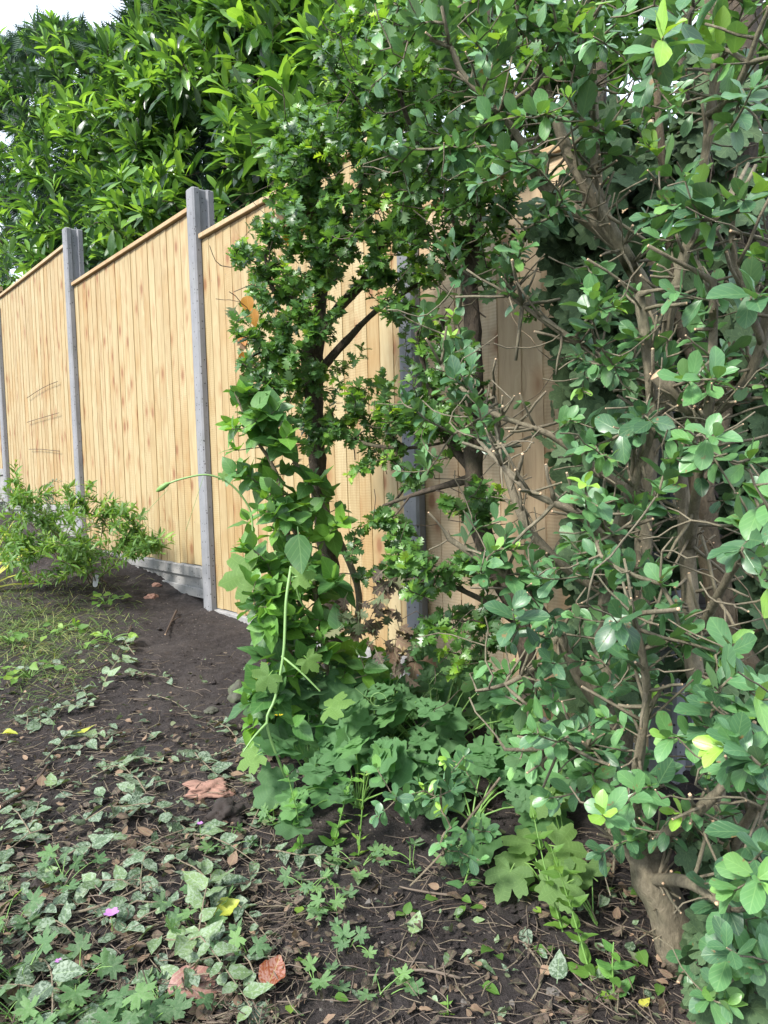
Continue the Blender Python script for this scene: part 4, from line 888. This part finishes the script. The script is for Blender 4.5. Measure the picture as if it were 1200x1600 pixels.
def upright(px, py, h, label, n=7, L=(.03, .05), lean=(0, 0), mat='privet', name='willowherb', group='leafy upright herbs', tn='ovate', wid=.7, shade=(.5, .85)):
    b = G(px, py); t = thing(name, b, label, 'plant', group); mb = MB(); tip = b + np.array([lean[0], lean[1], h]); q = smooth_path([b, (b + tip) / 2 + rng.normal(0, .008, 3), tip], .015); mb.tube(q, np.linspace(.002, .001, len(q)), 6); lv = Leaves(tn)
    for i in range(n):
        p = q[int((i + .7) / (n) * (len(q) - 1))]; a = i * 1.57 + random.uniform(-.3, .3)
        for s_ in (0, PI): lv.add(p, np.array([math.cos(a + s_), math.sin(a + s_), .35]) + rng.normal(0, .15, 3), np.array([0, -.3, 1.0]), random.uniform(*L) * (1 - .4 * i / n), wid, random.uniform(*shade))
    mb.build('stem', M['stem_green'], t, True); lv.build('foliage', M[mat], t)
random.seed(72)
upright(925, 1540, .22, 'upright bright green willowherb left of the leaning trunk', 9, (.035, .05), (-.06, .02), 'spirea', shade=(.3, .7))
upright(880, 1470, .20, 'leaning willowherb with pale buds beside the sycamore seedlings', 8, (.03, .045), (-.04, .05), 'spirea', shade=(.3, .7))
upright(960, 1560, .09, 'short broad-leaved seedling below the leaning trunk', 4, (.035, .05), (0, 0), 'lilac')
upright(725, 1390, .12, 'glossy seedling standing on bare soil below the celandines', 5, (.03, .045), (.02, 0), 'privet')
upright(700, 1590, .03, 'tiny seedling at bottom centre', 3, (.012, .018), (0, 0), 'spirea')
upright(560, 1330, .2, 'goosegrass stem rising through the front celandine', 9, (.02, .03), (.02, -.03), 'spirea', wid=.4)
upright(470, 1330, .2, 'pale leafy stem at the left foot of the undergrowth', 8, (.03, .04), (-.02, -.03), 'lilac')
upright(520, 1320, .18, 'spotted-leaf stem in front of the celandines', 7, (.03, .045), (.05, -.05), 'lilac')
# low bare privet sprig hanging in front of celandines
def sprig():
    random.seed(73); pl = Plant(); pl.spx([(790, 1250, 1.45, .005), (720, 1290, 1.35, .005), (650, 1390, 1.25, .0045)], .002, False) if False else pl.spx([(780, 1215, 1.45, .006), (720, 1300, 1.36, .005), (640, 1375, 1.3, .0045), (575, 1275 + 10, 1.28, .003)][:1] + [(740, 1270, 1.4, .006), (690, 1335, 1.34, .005), (640, 1385, 1.3, .004)], .002, False)
    t = thing('privet_sprig', P(780, 1215, 1.45), 'thin privet shoot drooping in front of the celandines', 'shoot'); res = pl.grow(ell([(620, 1240, 60, 60, 1.28, 1.4, 8), (700, 1230, 60, 60, 1.3, 1.45, 8), (740, 1330, 60, 50, 1.3, 1.42, 9)]), .02, .3, .4)
    lv = Leaves('privet'); opposite(lv, pl, res, (2, 4), (.026, .04), .015, youngb=.4); pl.build('stem', M['twig'], t, .0011); lv.build('foliage', M['privet'], t)
sprig()
# ================================================================== LEFT SHRUBS
def leafy_shrub(base, regs, label, seed, tname, L, mat, cnt, name, nst=9, cat='shrub', up=.9, dmin=0):
    random.seed(seed); pl = Plant(); tips = ell(regs)
    for k in range(nst):
        tg = tips[random.randrange(len(tips))]; pl.stem([np.append(base + rng.normal(0, .02, 3) * [1, 1, 0], .004), np.append(base * .5 + tg * .5 + np.array([0, 0, .04]), .003), np.append(tg, .0015)], .003, .03)
    res = pl.grow(tips, .03, .3, upk=up); t = thing(name, base, label, cat); pl.build('stems', M['twig'], t, .0010)
    lv = Leaves(tname); spiral(lv, pl, res, cnt, L, .012, (.3, 1.3), 1.1, (.2, .6), .5, .4, jit=.2); lv.build('foliage', M[mat], t)
leafy_shrub(G(150, 905), [(60, 815, 75, 60, 3.4, 4.1, 56), (150, 830, 90, 60, 3.3, 4.1, 80), (232, 850, 45, 26, 3.4, 3.9, 26), (205, 815, 30, 30, 3.4, 3.9, 12), (25, 750, 14, 40, 3.7, 3.9, 10), (125, 765, 24, 26, 3.8, 4.0, 14), (70, 870, 80, 40, 3.2, 3.8, 46), (180, 800, 16, 26, 3.8, 3.9, 8), (10, 820, 30, 70, 3.4, 4.0, 26)], 'bright willow-leaved shrub at left in front of the fence', 81, 'narrow', (.035, .06), 'spirea', (12, 18), 'willow_leaved_shrub')
leafy_shrub(G(95, 870), [(88, 780, 30, 34, 4.2, 4.5, 44), (135, 830, 24, 40, 4.1, 4.4, 26), (5, 770, 14, 40, 4.0, 4.3, 16)], 'small grey-green bush behind the willow-leaved shrub', 82, 'narrow', (.016, .026), 'lavender', (14, 20), 'grey_shrub')
def straps():
    random.seed(83); b = G(-25, 930); t = thing('daylily', b, 'yellowish strap-leaved plant cut by the left edge above the grass', 'plant'); lv = Leaves('blade')
    for _ in range(22):
        a = random.uniform(-1.2, 1.2); lv.add(b + rng.normal(0, .01, 3), np.array([math.sin(a) * .8, -.2, 1.0]), np.array([-math.sin(a), -.5, .3]), random.uniform(.18, .3), 3.0, random.uniform(.6, 1))
    lv.build('leaves', M['yellow'], t)
straps()
# ================================================================== GRASS (stuff)
def grass():
    random.seed(91); lv = Leaves('blade')
    for _ in range(5200):
        px = random.gauss(50, 85); py = random.gauss(980, 55)
        if px > 230 or px < -60 or py < 895 or py > 1150 or px > 260 - (py - 900) * .9 + 40: continue
        p = G(px, py); a = random.uniform(0, 6.28); h = random.uniform(.4, 1.4); lv.add(p, np.array([math.cos(a), math.sin(a), h * .6]), np.array([-math.cos(a), -math.sin(a), 1.0]), random.uniform(.03, .09), 1.3, random.uniform(0, 1))
    o = lv.build('grass', M['grass'], None, org=G(50, 985)); tag(o, 'straggly green and straw grass on the soil below the willow-leaved shrub', 'grass', kind='stuff')
grass()
for k, (px, py, lb) in enumerate([(45, 1060, 'weedy round-leaved plant at the grass edge'), (175, 1000, 'small round-leaved weed at the right tip of the grass'), (90, 990, 'yellow-green weed in the middle of the grass'), (165, 935, 'single bright weed below the willow-leaved shrub'), (15, 1010, 'low weed in the grass near the left edge')]):
    random.seed(95 + k); rosette(G(px, py), 12, .06, .10, 'ovate', (.03, .05), 'spirea', 'weed', lb, 'plant', 'weeds in the grass', shade=(.3, .9))
# ================================================================== LITTER
def litter_stuff():
    random.seed(101); mb = MB()
    def site():
        while True:
            px = random.uniform(-60, 1230); py = random.uniform(1010, 1650); w_ = 0
            if px < 480 and py > 1120 + random.gauss(0, 30): w_ = .8
            elif px < 230 + random.gauss(0, 25): w_ = .45
            elif py > 1340: w_ = .26 if px < 900 else .45
            else: w_ = .12
            if 380 < px < 430 and py < 1200: w_ *= .3
            if random.random() < w_: return px, py
    for _ in range(4200):
        px, py = site(); p = G(px, py, .004 + .018 * random.random() ** 2); a = random.uniform(0, 6.28); L = random.uniform(.015, .075); d = np.array([math.cos(a), math.sin(a), random.uniform(-.06, .14)]); q = p + d * L; q[2] = max(q[2], gz(q[0], q[1]) + .003)
        m_ = (p + q) / 2 + rng.normal(0, L * .07, 3); r = random.uniform(.0004, .0013); mb.tube([p, m_, q], [r, r, r * .7], 4, random.choice((0, 0, 1, 2)))
    o = mb.build('stalk_litter', [M['straw'], M['twig_dark'], M['twig']], None, True); tag(o, 'fine dry stalks and twig bits strewn over the soil', 'litter', kind='stuff')
    lg = Leaves('ovate'); ld = Leaves('ovate')
    for _ in range(2800):
        px, py = site(); p = G(px, py, .004 + .014 * random.random()); a = random.uniform(0, 6.28)
        lg_ = random.random() < (.22 if px < 480 else .18); (lg if lg_ else ld).add(p, np.array([math.cos(a), math.sin(a), random.uniform(-.3, .4)]), nrm(rng.normal(0, .6, 3) + np.array([0, 0, 1.0])), random.uniform(.006, .026), random.uniform(.6, 1.2), random.random() ** 1.3)
    o = lg.build('small_green_litter', M['mildew'], None, org=G(250, 1400)); tag(o, 'small torn green leaves strewn over the soil', 'litter', kind='stuff')
    o = ld.build('small_brown_litter', M['dead'], None, org=G(250, 1400)); tag(o, 'crumbled brown leaf bits strewn over the soil', 'litter', kind='stuff')
    mb = MB(); ico = [(0, 0, 1), (.9, 0, .4), (.28, .85, .45), (-.72, .53, .4), (-.72, -.53, .4), (.28, -.85, .45), (0, 0, -.6)]; fc = [(0, 1, 2), (0, 2, 3), (0, 3, 4), (0, 4, 5), (0, 5, 1), (6, 2, 1), (6, 3, 2), (6, 4, 3), (6, 5, 4), (6, 1, 5)]
    for _ in range(9000):
        px = random.uniform(-60, 1260); py = 880 + 760 * random.random() ** .8; p = G(px, py, .001); r = random.uniform(.0015, .0045) * (1 + 1.3 * (random.random() < .08) + 3.2 * (random.random() < .012)); mb.add([p + r * np.array(v) * rng.uniform(.6, 1.3, 3) for v in ico], fc, 1 if random.random() < .05 else 0)
    o = mb.build('soil_crumbs', [M['soil'], M['stone']], None); tag(o, 'loose crumbs of dark soil with small grit', 'soil crumbs', kind='stuff')
litter_stuff()
# pruned cuttings with mildewed leaves (individual things)
def cutting(px, py, ang, Ln, n, label, L=(.030, .052), mat='mildew', shade=(.1, .8), group='pruned leafy cuttings lying on the soil', lift=.02):
    b = G(px, py, .010); t = thing('leafy_cutting', b, label, 'cutting', group); mb = MB(); pts = []; d = np.array([math.cos(ang), math.sin(ang), 0]); bend = random.uniform(-.8, .8); p = b.copy()
    for k in range(8):
        q = p.copy(); q[2] = gz(p[0], p[1]) + .008 + lift * math.sin(k / 7 * PI) * random.uniform(.6, 1.2); pts.append(q); d = nrm(d + np.array([-d[1], d[0], 0]) * bend / 8); p = p + d * Ln / 7
    mb.tube(pts, np.linspace(.002, .0009, 8), 5); mb.build('stem', M['twig'], t, True); lv = Leaves('ovate')
    for i in range(n):
        f = (i + .6) / n * 6.99; k = int(f); p = pts[k] + (pts[k + 1] - pts[k]) * (f - k); dd = nrm(pts[k + 1] - pts[k]); sd = np.array([-dd[1], dd[0], 0]) * (1 if i % 2 else -1)
        lv.add(p, nrm(dd * .6 + sd * random.uniform(.6, 1.3) + np.array([0, 0, random.uniform(-.15, .15)])), nrm(rng.normal(0, .38, 3) + np.array([0, -.15, 1.0])), random.uniform(*L) * random.choice((.6, .9, 1, 1.1)), random.uniform(.75, 1.1), random.uniform(*shade))
    lv.build('leaves', M[mat], t)
random.seed(111)
spots_ = [(60, 1110), (120, 1080), (180, 1060), (210, 1020), (100, 1040), (150, 1110), (230, 1090), (185, 1135), (40, 1150), (110, 1290), (60, 1330), (150, 1330), (190, 1290), (230, 1250), (260, 1200), (30, 1390), (250, 1330), (290, 1310), (300, 1180), (80, 1420), (220, 1400), (180, 1370), (330, 1380), (370, 1420), (270, 1420), (340, 1470), (250, 1530), (210, 1530), (290, 1560), (180, 1470), (390, 1300), (410, 1330), (20, 1240), (130, 1230), (370, 1160), (130, 1480), (420, 1380), (60, 1260), (20, 1460), (120, 1550), (380, 1480), (60, 1200)]
wl = [('near the grass edge', 'left'), ('on the bare soil', ''), ('below the grass', ''), ('farthest up the slope', ''), ]
for k, (px, py) in enumerate(spots_):
    row = 'upper' if py < 1180 else 'middle' if py < 1340 else 'lower'; colm = 'left edge' if px < 70 else 'left' if px < 160 else 'inner left' if px < 260 else 'centre'
    cutting(px, py, random.uniform(0, 6.28), random.uniform(.14, .26), random.randint(7, 11), 'wilting cutting with mildewed oval leaves in the %s litter toward the %s' % (row, colm), shade=(.1, .75))
for k, (px, py, lb) in enumerate([(110, 1300, 'larger limp cutting heaped at the left above the long pale twig'), (330, 1190, 'limp dark cutting above the pinkish bark lump'), (240, 1470, 'pale-leaved cutting right of the crumpled purple flower'), (290, 1540, 'pale-leaved cutting beside the dusty pink leaf'), (160, 1085, 'pale oval-leaved cutting below the grass'), (60, 1500, 'limp dark cutting near the lower left corner')]):
    cutting(px, py, random.uniform(0, 6.28), .30, 14, lb, L=(.035, .055), shade=(.0, .45) if 'dark' in lb or 'limp' in lb else (.6, 1.0), lift=.05)
# loose leaves lying on the ground, individual things sharing meshes
def loose(tname, mat, name, sites, label, cat, group, L, shade, wid=1.0):
    pro = []
    for k in range(5):
        lv = Leaves(tname); lv.add(np.zeros(3), np.array([0, 1.0, 0]), nrm(rng.normal(0, .2, 3) + np.array([0, 0, 1.0])), 1.0, wid, random.uniform(*shade)); o = lv.build(name, M[mat], None); pro.append(o)
    for i, (px, py) in enumerate(sites):
        o = pro[i] if i < 5 else pro[i % 5].copy()
        if i >= 5: C.objects.link(o)
        p = G(px, py, .008 + .012 * random.random()); o.location = [float(v) for v in p]; s_ = random.uniform(*L); o.scale = (s_, s_, s_); o.rotation_euler = (random.gauss(0, .22), random.gauss(0, .22), random.uniform(0, 6.28))
        tag(o, label if isinstance(label, str) else label[i], cat, group)
random.seed(121)
def scatter(n, f):
    out = []
    while len(out) < n:
        px, py = random.uniform(-20, 1190), random.uniform(1000, 1610)
        if random.random() < f(px, py): out.append((px, py))
    return out
dl = lambda x, y: 1.0 if (x < 420 and y > 1150) else (.6 if x < 230 else (.10 if y > 1380 else 0))
loose('ovate', 'mildew', 'fallen_leaf', scatter(110, dl), 'pale mildewed green leaf fallen flat on the soil', 'leaf', 'mildewed green fallen leaves', (.030, .050), (.1, 1.0))
loose('ovate', 'dead', 'fallen_leaf', scatter(90, lambda x, y: .6 if x < 450 and y > 1120 else (.22 if y > 1330 and x < 900 else .5 if y > 1330 else 0)), 'small brown withered leaf fallen on the soil', 'leaf', 'brown fallen leaves', (.022, .042), (.1, 1.0))
loose('lilac', 'spirea', 'fallen_leaf', scatter(36, lambda x, y: .6 if y > 1380 and x > 430 else 0), 'fresh green leaf fallen under the hedge', 'leaf', 'green fallen leaves under the hedge', (.018, .032), (.2, .9))
def special(px, py, tname, mat, L, rnd, rot, label, wid=1.0, up=(0, -.3, 1.0), name='fallen_leaf', dz=.012):
    lv = Leaves(tname); a = rot; p = G(px, py, dz); lv.add(p, np.array([math.cos(a), math.sin(a), .05]), np.array(up), L, wid, rnd); o = lv.build(name, M[mat], None, org=p); tag(o, label, 'leaf')
special(415, 1560, 'bigleaf', 'redleaf', .062, .0, 1.3, 'glossy orange-red fallen leaf on black soil at bottom', .95, dz=.02)
special(262, 1555, 'bigleaf', 'redleaf', .105, .75, .1, 'large dusty pink fallen leaf left of the orange-red one', .9, dz=.022)
special(565, 1548, 'bigleaf', 'dead', .036, .1, .5, 'curled tan leaf on bare soil at bottom centre', 1.1)
special(335, 1440, 'bigleaf', 'yellow', .05, .2, .5, 'pale yellow-green fallen leaf above the pink leaf', 1.0, dz=.02)
special(845, 1542, 'bigleaf', 'dead', .022, 1.0, .5, 'small cream leaf lying at lower right', 1.0)
special(120, 1155, 'ovate', 'yellow', .055, .3, .7, 'long yellow leaf on the pale cuttings at left', .6, dz=.02)
special(1000, 1580, 'ovate', 'yellow', .022, .9, .5, 'bright yellow scrap of leaf at the bottom right', 1.0)
special(5, 1160, 'ovate', 'yellow', .05, .3, -.2, 'yellow-green leaf at the left edge', .8, dz=.02)
def lump(px, py, sz, label, name='stone', cat='stone', mat='stone', flat=.6, seed=0, rough=.25, yel=(1, 1)):
    import bmesh
    random.seed(seed); bm = bmesh.new(); bmesh.ops.create_icosphere(bm, subdivisions=4, radius=1.0)
    for v in bm.verts:
        n_ = noise.noise(v.co * 1.4 + Vector((seed, 0, 0))) * rough * 1.6 + noise.noise(v.co * 4 + Vector((seed, 3, 0))) * rough * .6 + noise.noise(v.co * 12 + Vector((seed, 3, 0))) * rough * .25
        v.co = v.co * (1 + n_); v.co = Vector((v.co.x * yel[0], v.co.y * yel[1], v.co.z * flat)) * sz
    me = bpy.data.meshes.new(name); bm.to_mesh(me); bm.free()
    for p_ in me.polygons: p_.use_smooth = True
    o = link_mesh(name, me, M[mat]); p = G(px, py, sz * flat * .35); o.location = [float(v) for v in p]; tag(o, label, cat); return o
M['clod'] = flat_mat('pink_brown_clod', (.36, .20, .15), .95, .6, 60, .8)
M['darkclod'] = flat_mat('dark_clod', (.035, .026, .022), .95, .5, 60, .9)
lump(375, 1085, .042, 'mossy rounded stone at the left foot of the undergrowth', mat='mossy', seed=1, flat=.9)
lump(330, 1110, .02, 'small mossy clod left of the mossy stone', 'soil_clod', 'clod', 'mossy', seed=2)
lump(325, 1240, .046, 'pinkish brown lump of rotten bark in the litter', 'bark_lump', 'bark', 'clod', .35, 3, .45, (1.3, .8))
lump(352, 1275, .036, 'black earth clod against the pinkish bark lump', 'soil_clod', 'clod', 'darkclod', .8, 4, .4)
lump(236, 922, .030, 'small stone at the foot of the gravel board', mat='clod', seed=5, flat=.5)
lump(244, 905, .025, 'reddish fragment beside the gravel board', 'brick_fragment', 'brick', 'clod', .5, 6)
lump(505, 905 + 190, .05, 'dark stone hidden in the undergrowth', mat='stone', seed=7) if False else None
lump(425, 1560 + 20, .018, 'dark pebble beside the orange-red leaf', mat='darkclod', seed=8, flat=.5, yel=(1.6, .7))
lump(725, 1575, .008, 'tiny pale pebble at bottom centre', mat='stone', seed=9)
lump(865, 1562, .012, 'small pale pebble at lower right', mat='stone', seed=10)
# plant label
def plant_label():
    p = G(148, 908); e = nrm([.25, -.2, 1.0]); s_ = nrm(np.cross(e, [0, 1, 0])); n_ = np.cross(s_, e); t = thing('plant_label', p, 'white plastic plant label stuck in the soil under the shrub', 'plant label'); mb = MB()
    V = []
    for k, (h, wd) in enumerate([(-.03, .004), (0, .012), (.05, .016), (.062, .012)]): V += [p + e * h - s_ * wd, p + e * h + s_ * wd, p + e * h + s_ * wd + n_ * .0016, p + e * h - s_ * wd + n_ * .0016]
    F = [(4 * k + a, 4 * k + (a + 1) % 4, 4 * k + 4 + (a + 1) % 4, 4 * k + 4 + a) for k in range(3) for a in range(4)] + [(12, 13, 14, 15), (3, 2, 1, 0)]
    mb.add(V, F); mb.build('label_blade', M['white'], t)
plant_label()
# larger sticks (individual)
def stick(pxs, r, label, mat='twig', name='fallen_twig', dz=.01):
    b = G(*pxs[0]); t = thing(name, b, label, 'twig', None); mb = MB(); q = smooth_path([G(a, c, dz + random.uniform(0, .012)) for a, c in pxs], .02); mb.tube(q, np.linspace(r, r * .55, len(q)), 7, 0, 1); 
    k = len(q) // 2; mb.tube([q[k], q[k] + np.array([.02, .03, .012]), q[k] + np.array([.03, .06, .01])], [r * .6, r * .4, r * .3], 5); mb.build('stick', [M[mat], M['cut']], t, True)
random.seed(131)
stick([(90, 1440), (150, 1432), (200, 1408), (248, 1388)], .0030, 'long curved pale twig lying across the lower left litter')
stick([(720, 1548), (660, 1540), (600, 1534), (575, 1533)], .0026, 'straight peeled twig on the bare soil at bottom centre', 'straw')
stick([(715, 1415), (680, 1412), (640, 1408), (625, 1400)], .0026, 'bone-coloured curved twig below the celandines', 'straw')
stick([(275, 940), (265, 965), (258, 985)], .006, 'dark bent twig on the bare soil under the gravel board', 'twig_dark')
stick([(205, 975), (190, 1010), (170, 1040), (120, 1060)], .004, 'thin dark twig running down the slope into the cuttings', 'twig_dark')
stick([(0, 1275), (20, 1262), (50, 1240), (75, 1200)], .006, 'black rotten stick at the left edge', 'twig_dark')
stick([(1060, 1570), (1090, 1500), (1110, 1440)], .003, 'slanting brown stick at the lower right', 'twig', dz=.03)
stick([(400, 1475), (345, 1500), (300, 1520)], .0022, 'fine brown twig above the pink leaf', 'twig')
stick([(820, 1490), (850, 1540), (830, 1580)], .0025, 'bent twig on the soil at lower right', 'twig')
# purple flowers
for k, (px, py, s_, lb) in enumerate([(176, 1462, .014, 'crumpled purple cranesbill flower in the lower left litter'), (314, 1322, .007, 'tiny purple flower beside the bark lump'), (93, 1535, .006, 'tiny violet flower near the bottom left')]):
    p = G(px, py, .045); t = thing('flower', p, lb, 'flower'); mb = MB()
    for a in range(5):
        e = np.array([math.cos(a * 1.257), math.sin(a * 1.257), .25]); f = np.cross(e, [0, 0, 1.0]); mb.add([p, p + e * s_ * .6 + f * s_ * .45, p + e * s_ + f * s_ * .2, p + e * s_ - f * s_ * .2, p + e * s_ * .6 - f * s_ * .45], [(0, 1, 2, 3, 4)])
    mb.build('petals', M['petal'], t); mb = MB(); petiole_tube(mb, G(px, py), p, .0008); mb.build('stalk', M['stem_green'], t)
# scratches on the far panel are dry tendrils stuck to it
def tendrils():
    for pts, lb in [([(42, 622), (60, 610), (75, 602), (90, 596)], 'upper'), ([(42, 660), (58, 655), (75, 650), (92, 645)], 'middle'), ([(45, 702), (65, 702), (93, 705)], 'lowest')]:
        q = [FR(a, b, -.034) for a, b in pts]; q = smooth_path(q, .03); t = thing('dry_tendril', q[0], '%s dark dry tendril clinging across the fence panel left of the slim post' % lb, 'tendril', 'dry tendrils on the fence'); mb = MB(); mb.tube(q, [.0022] * len(q), 5); mb.build('tendril_stem', M['twig_dark'], t)
tendrils()
print('objects', len(bpy.data.objects), 'verts', sum(len(m.vertices) for m in bpy.data.meshes))
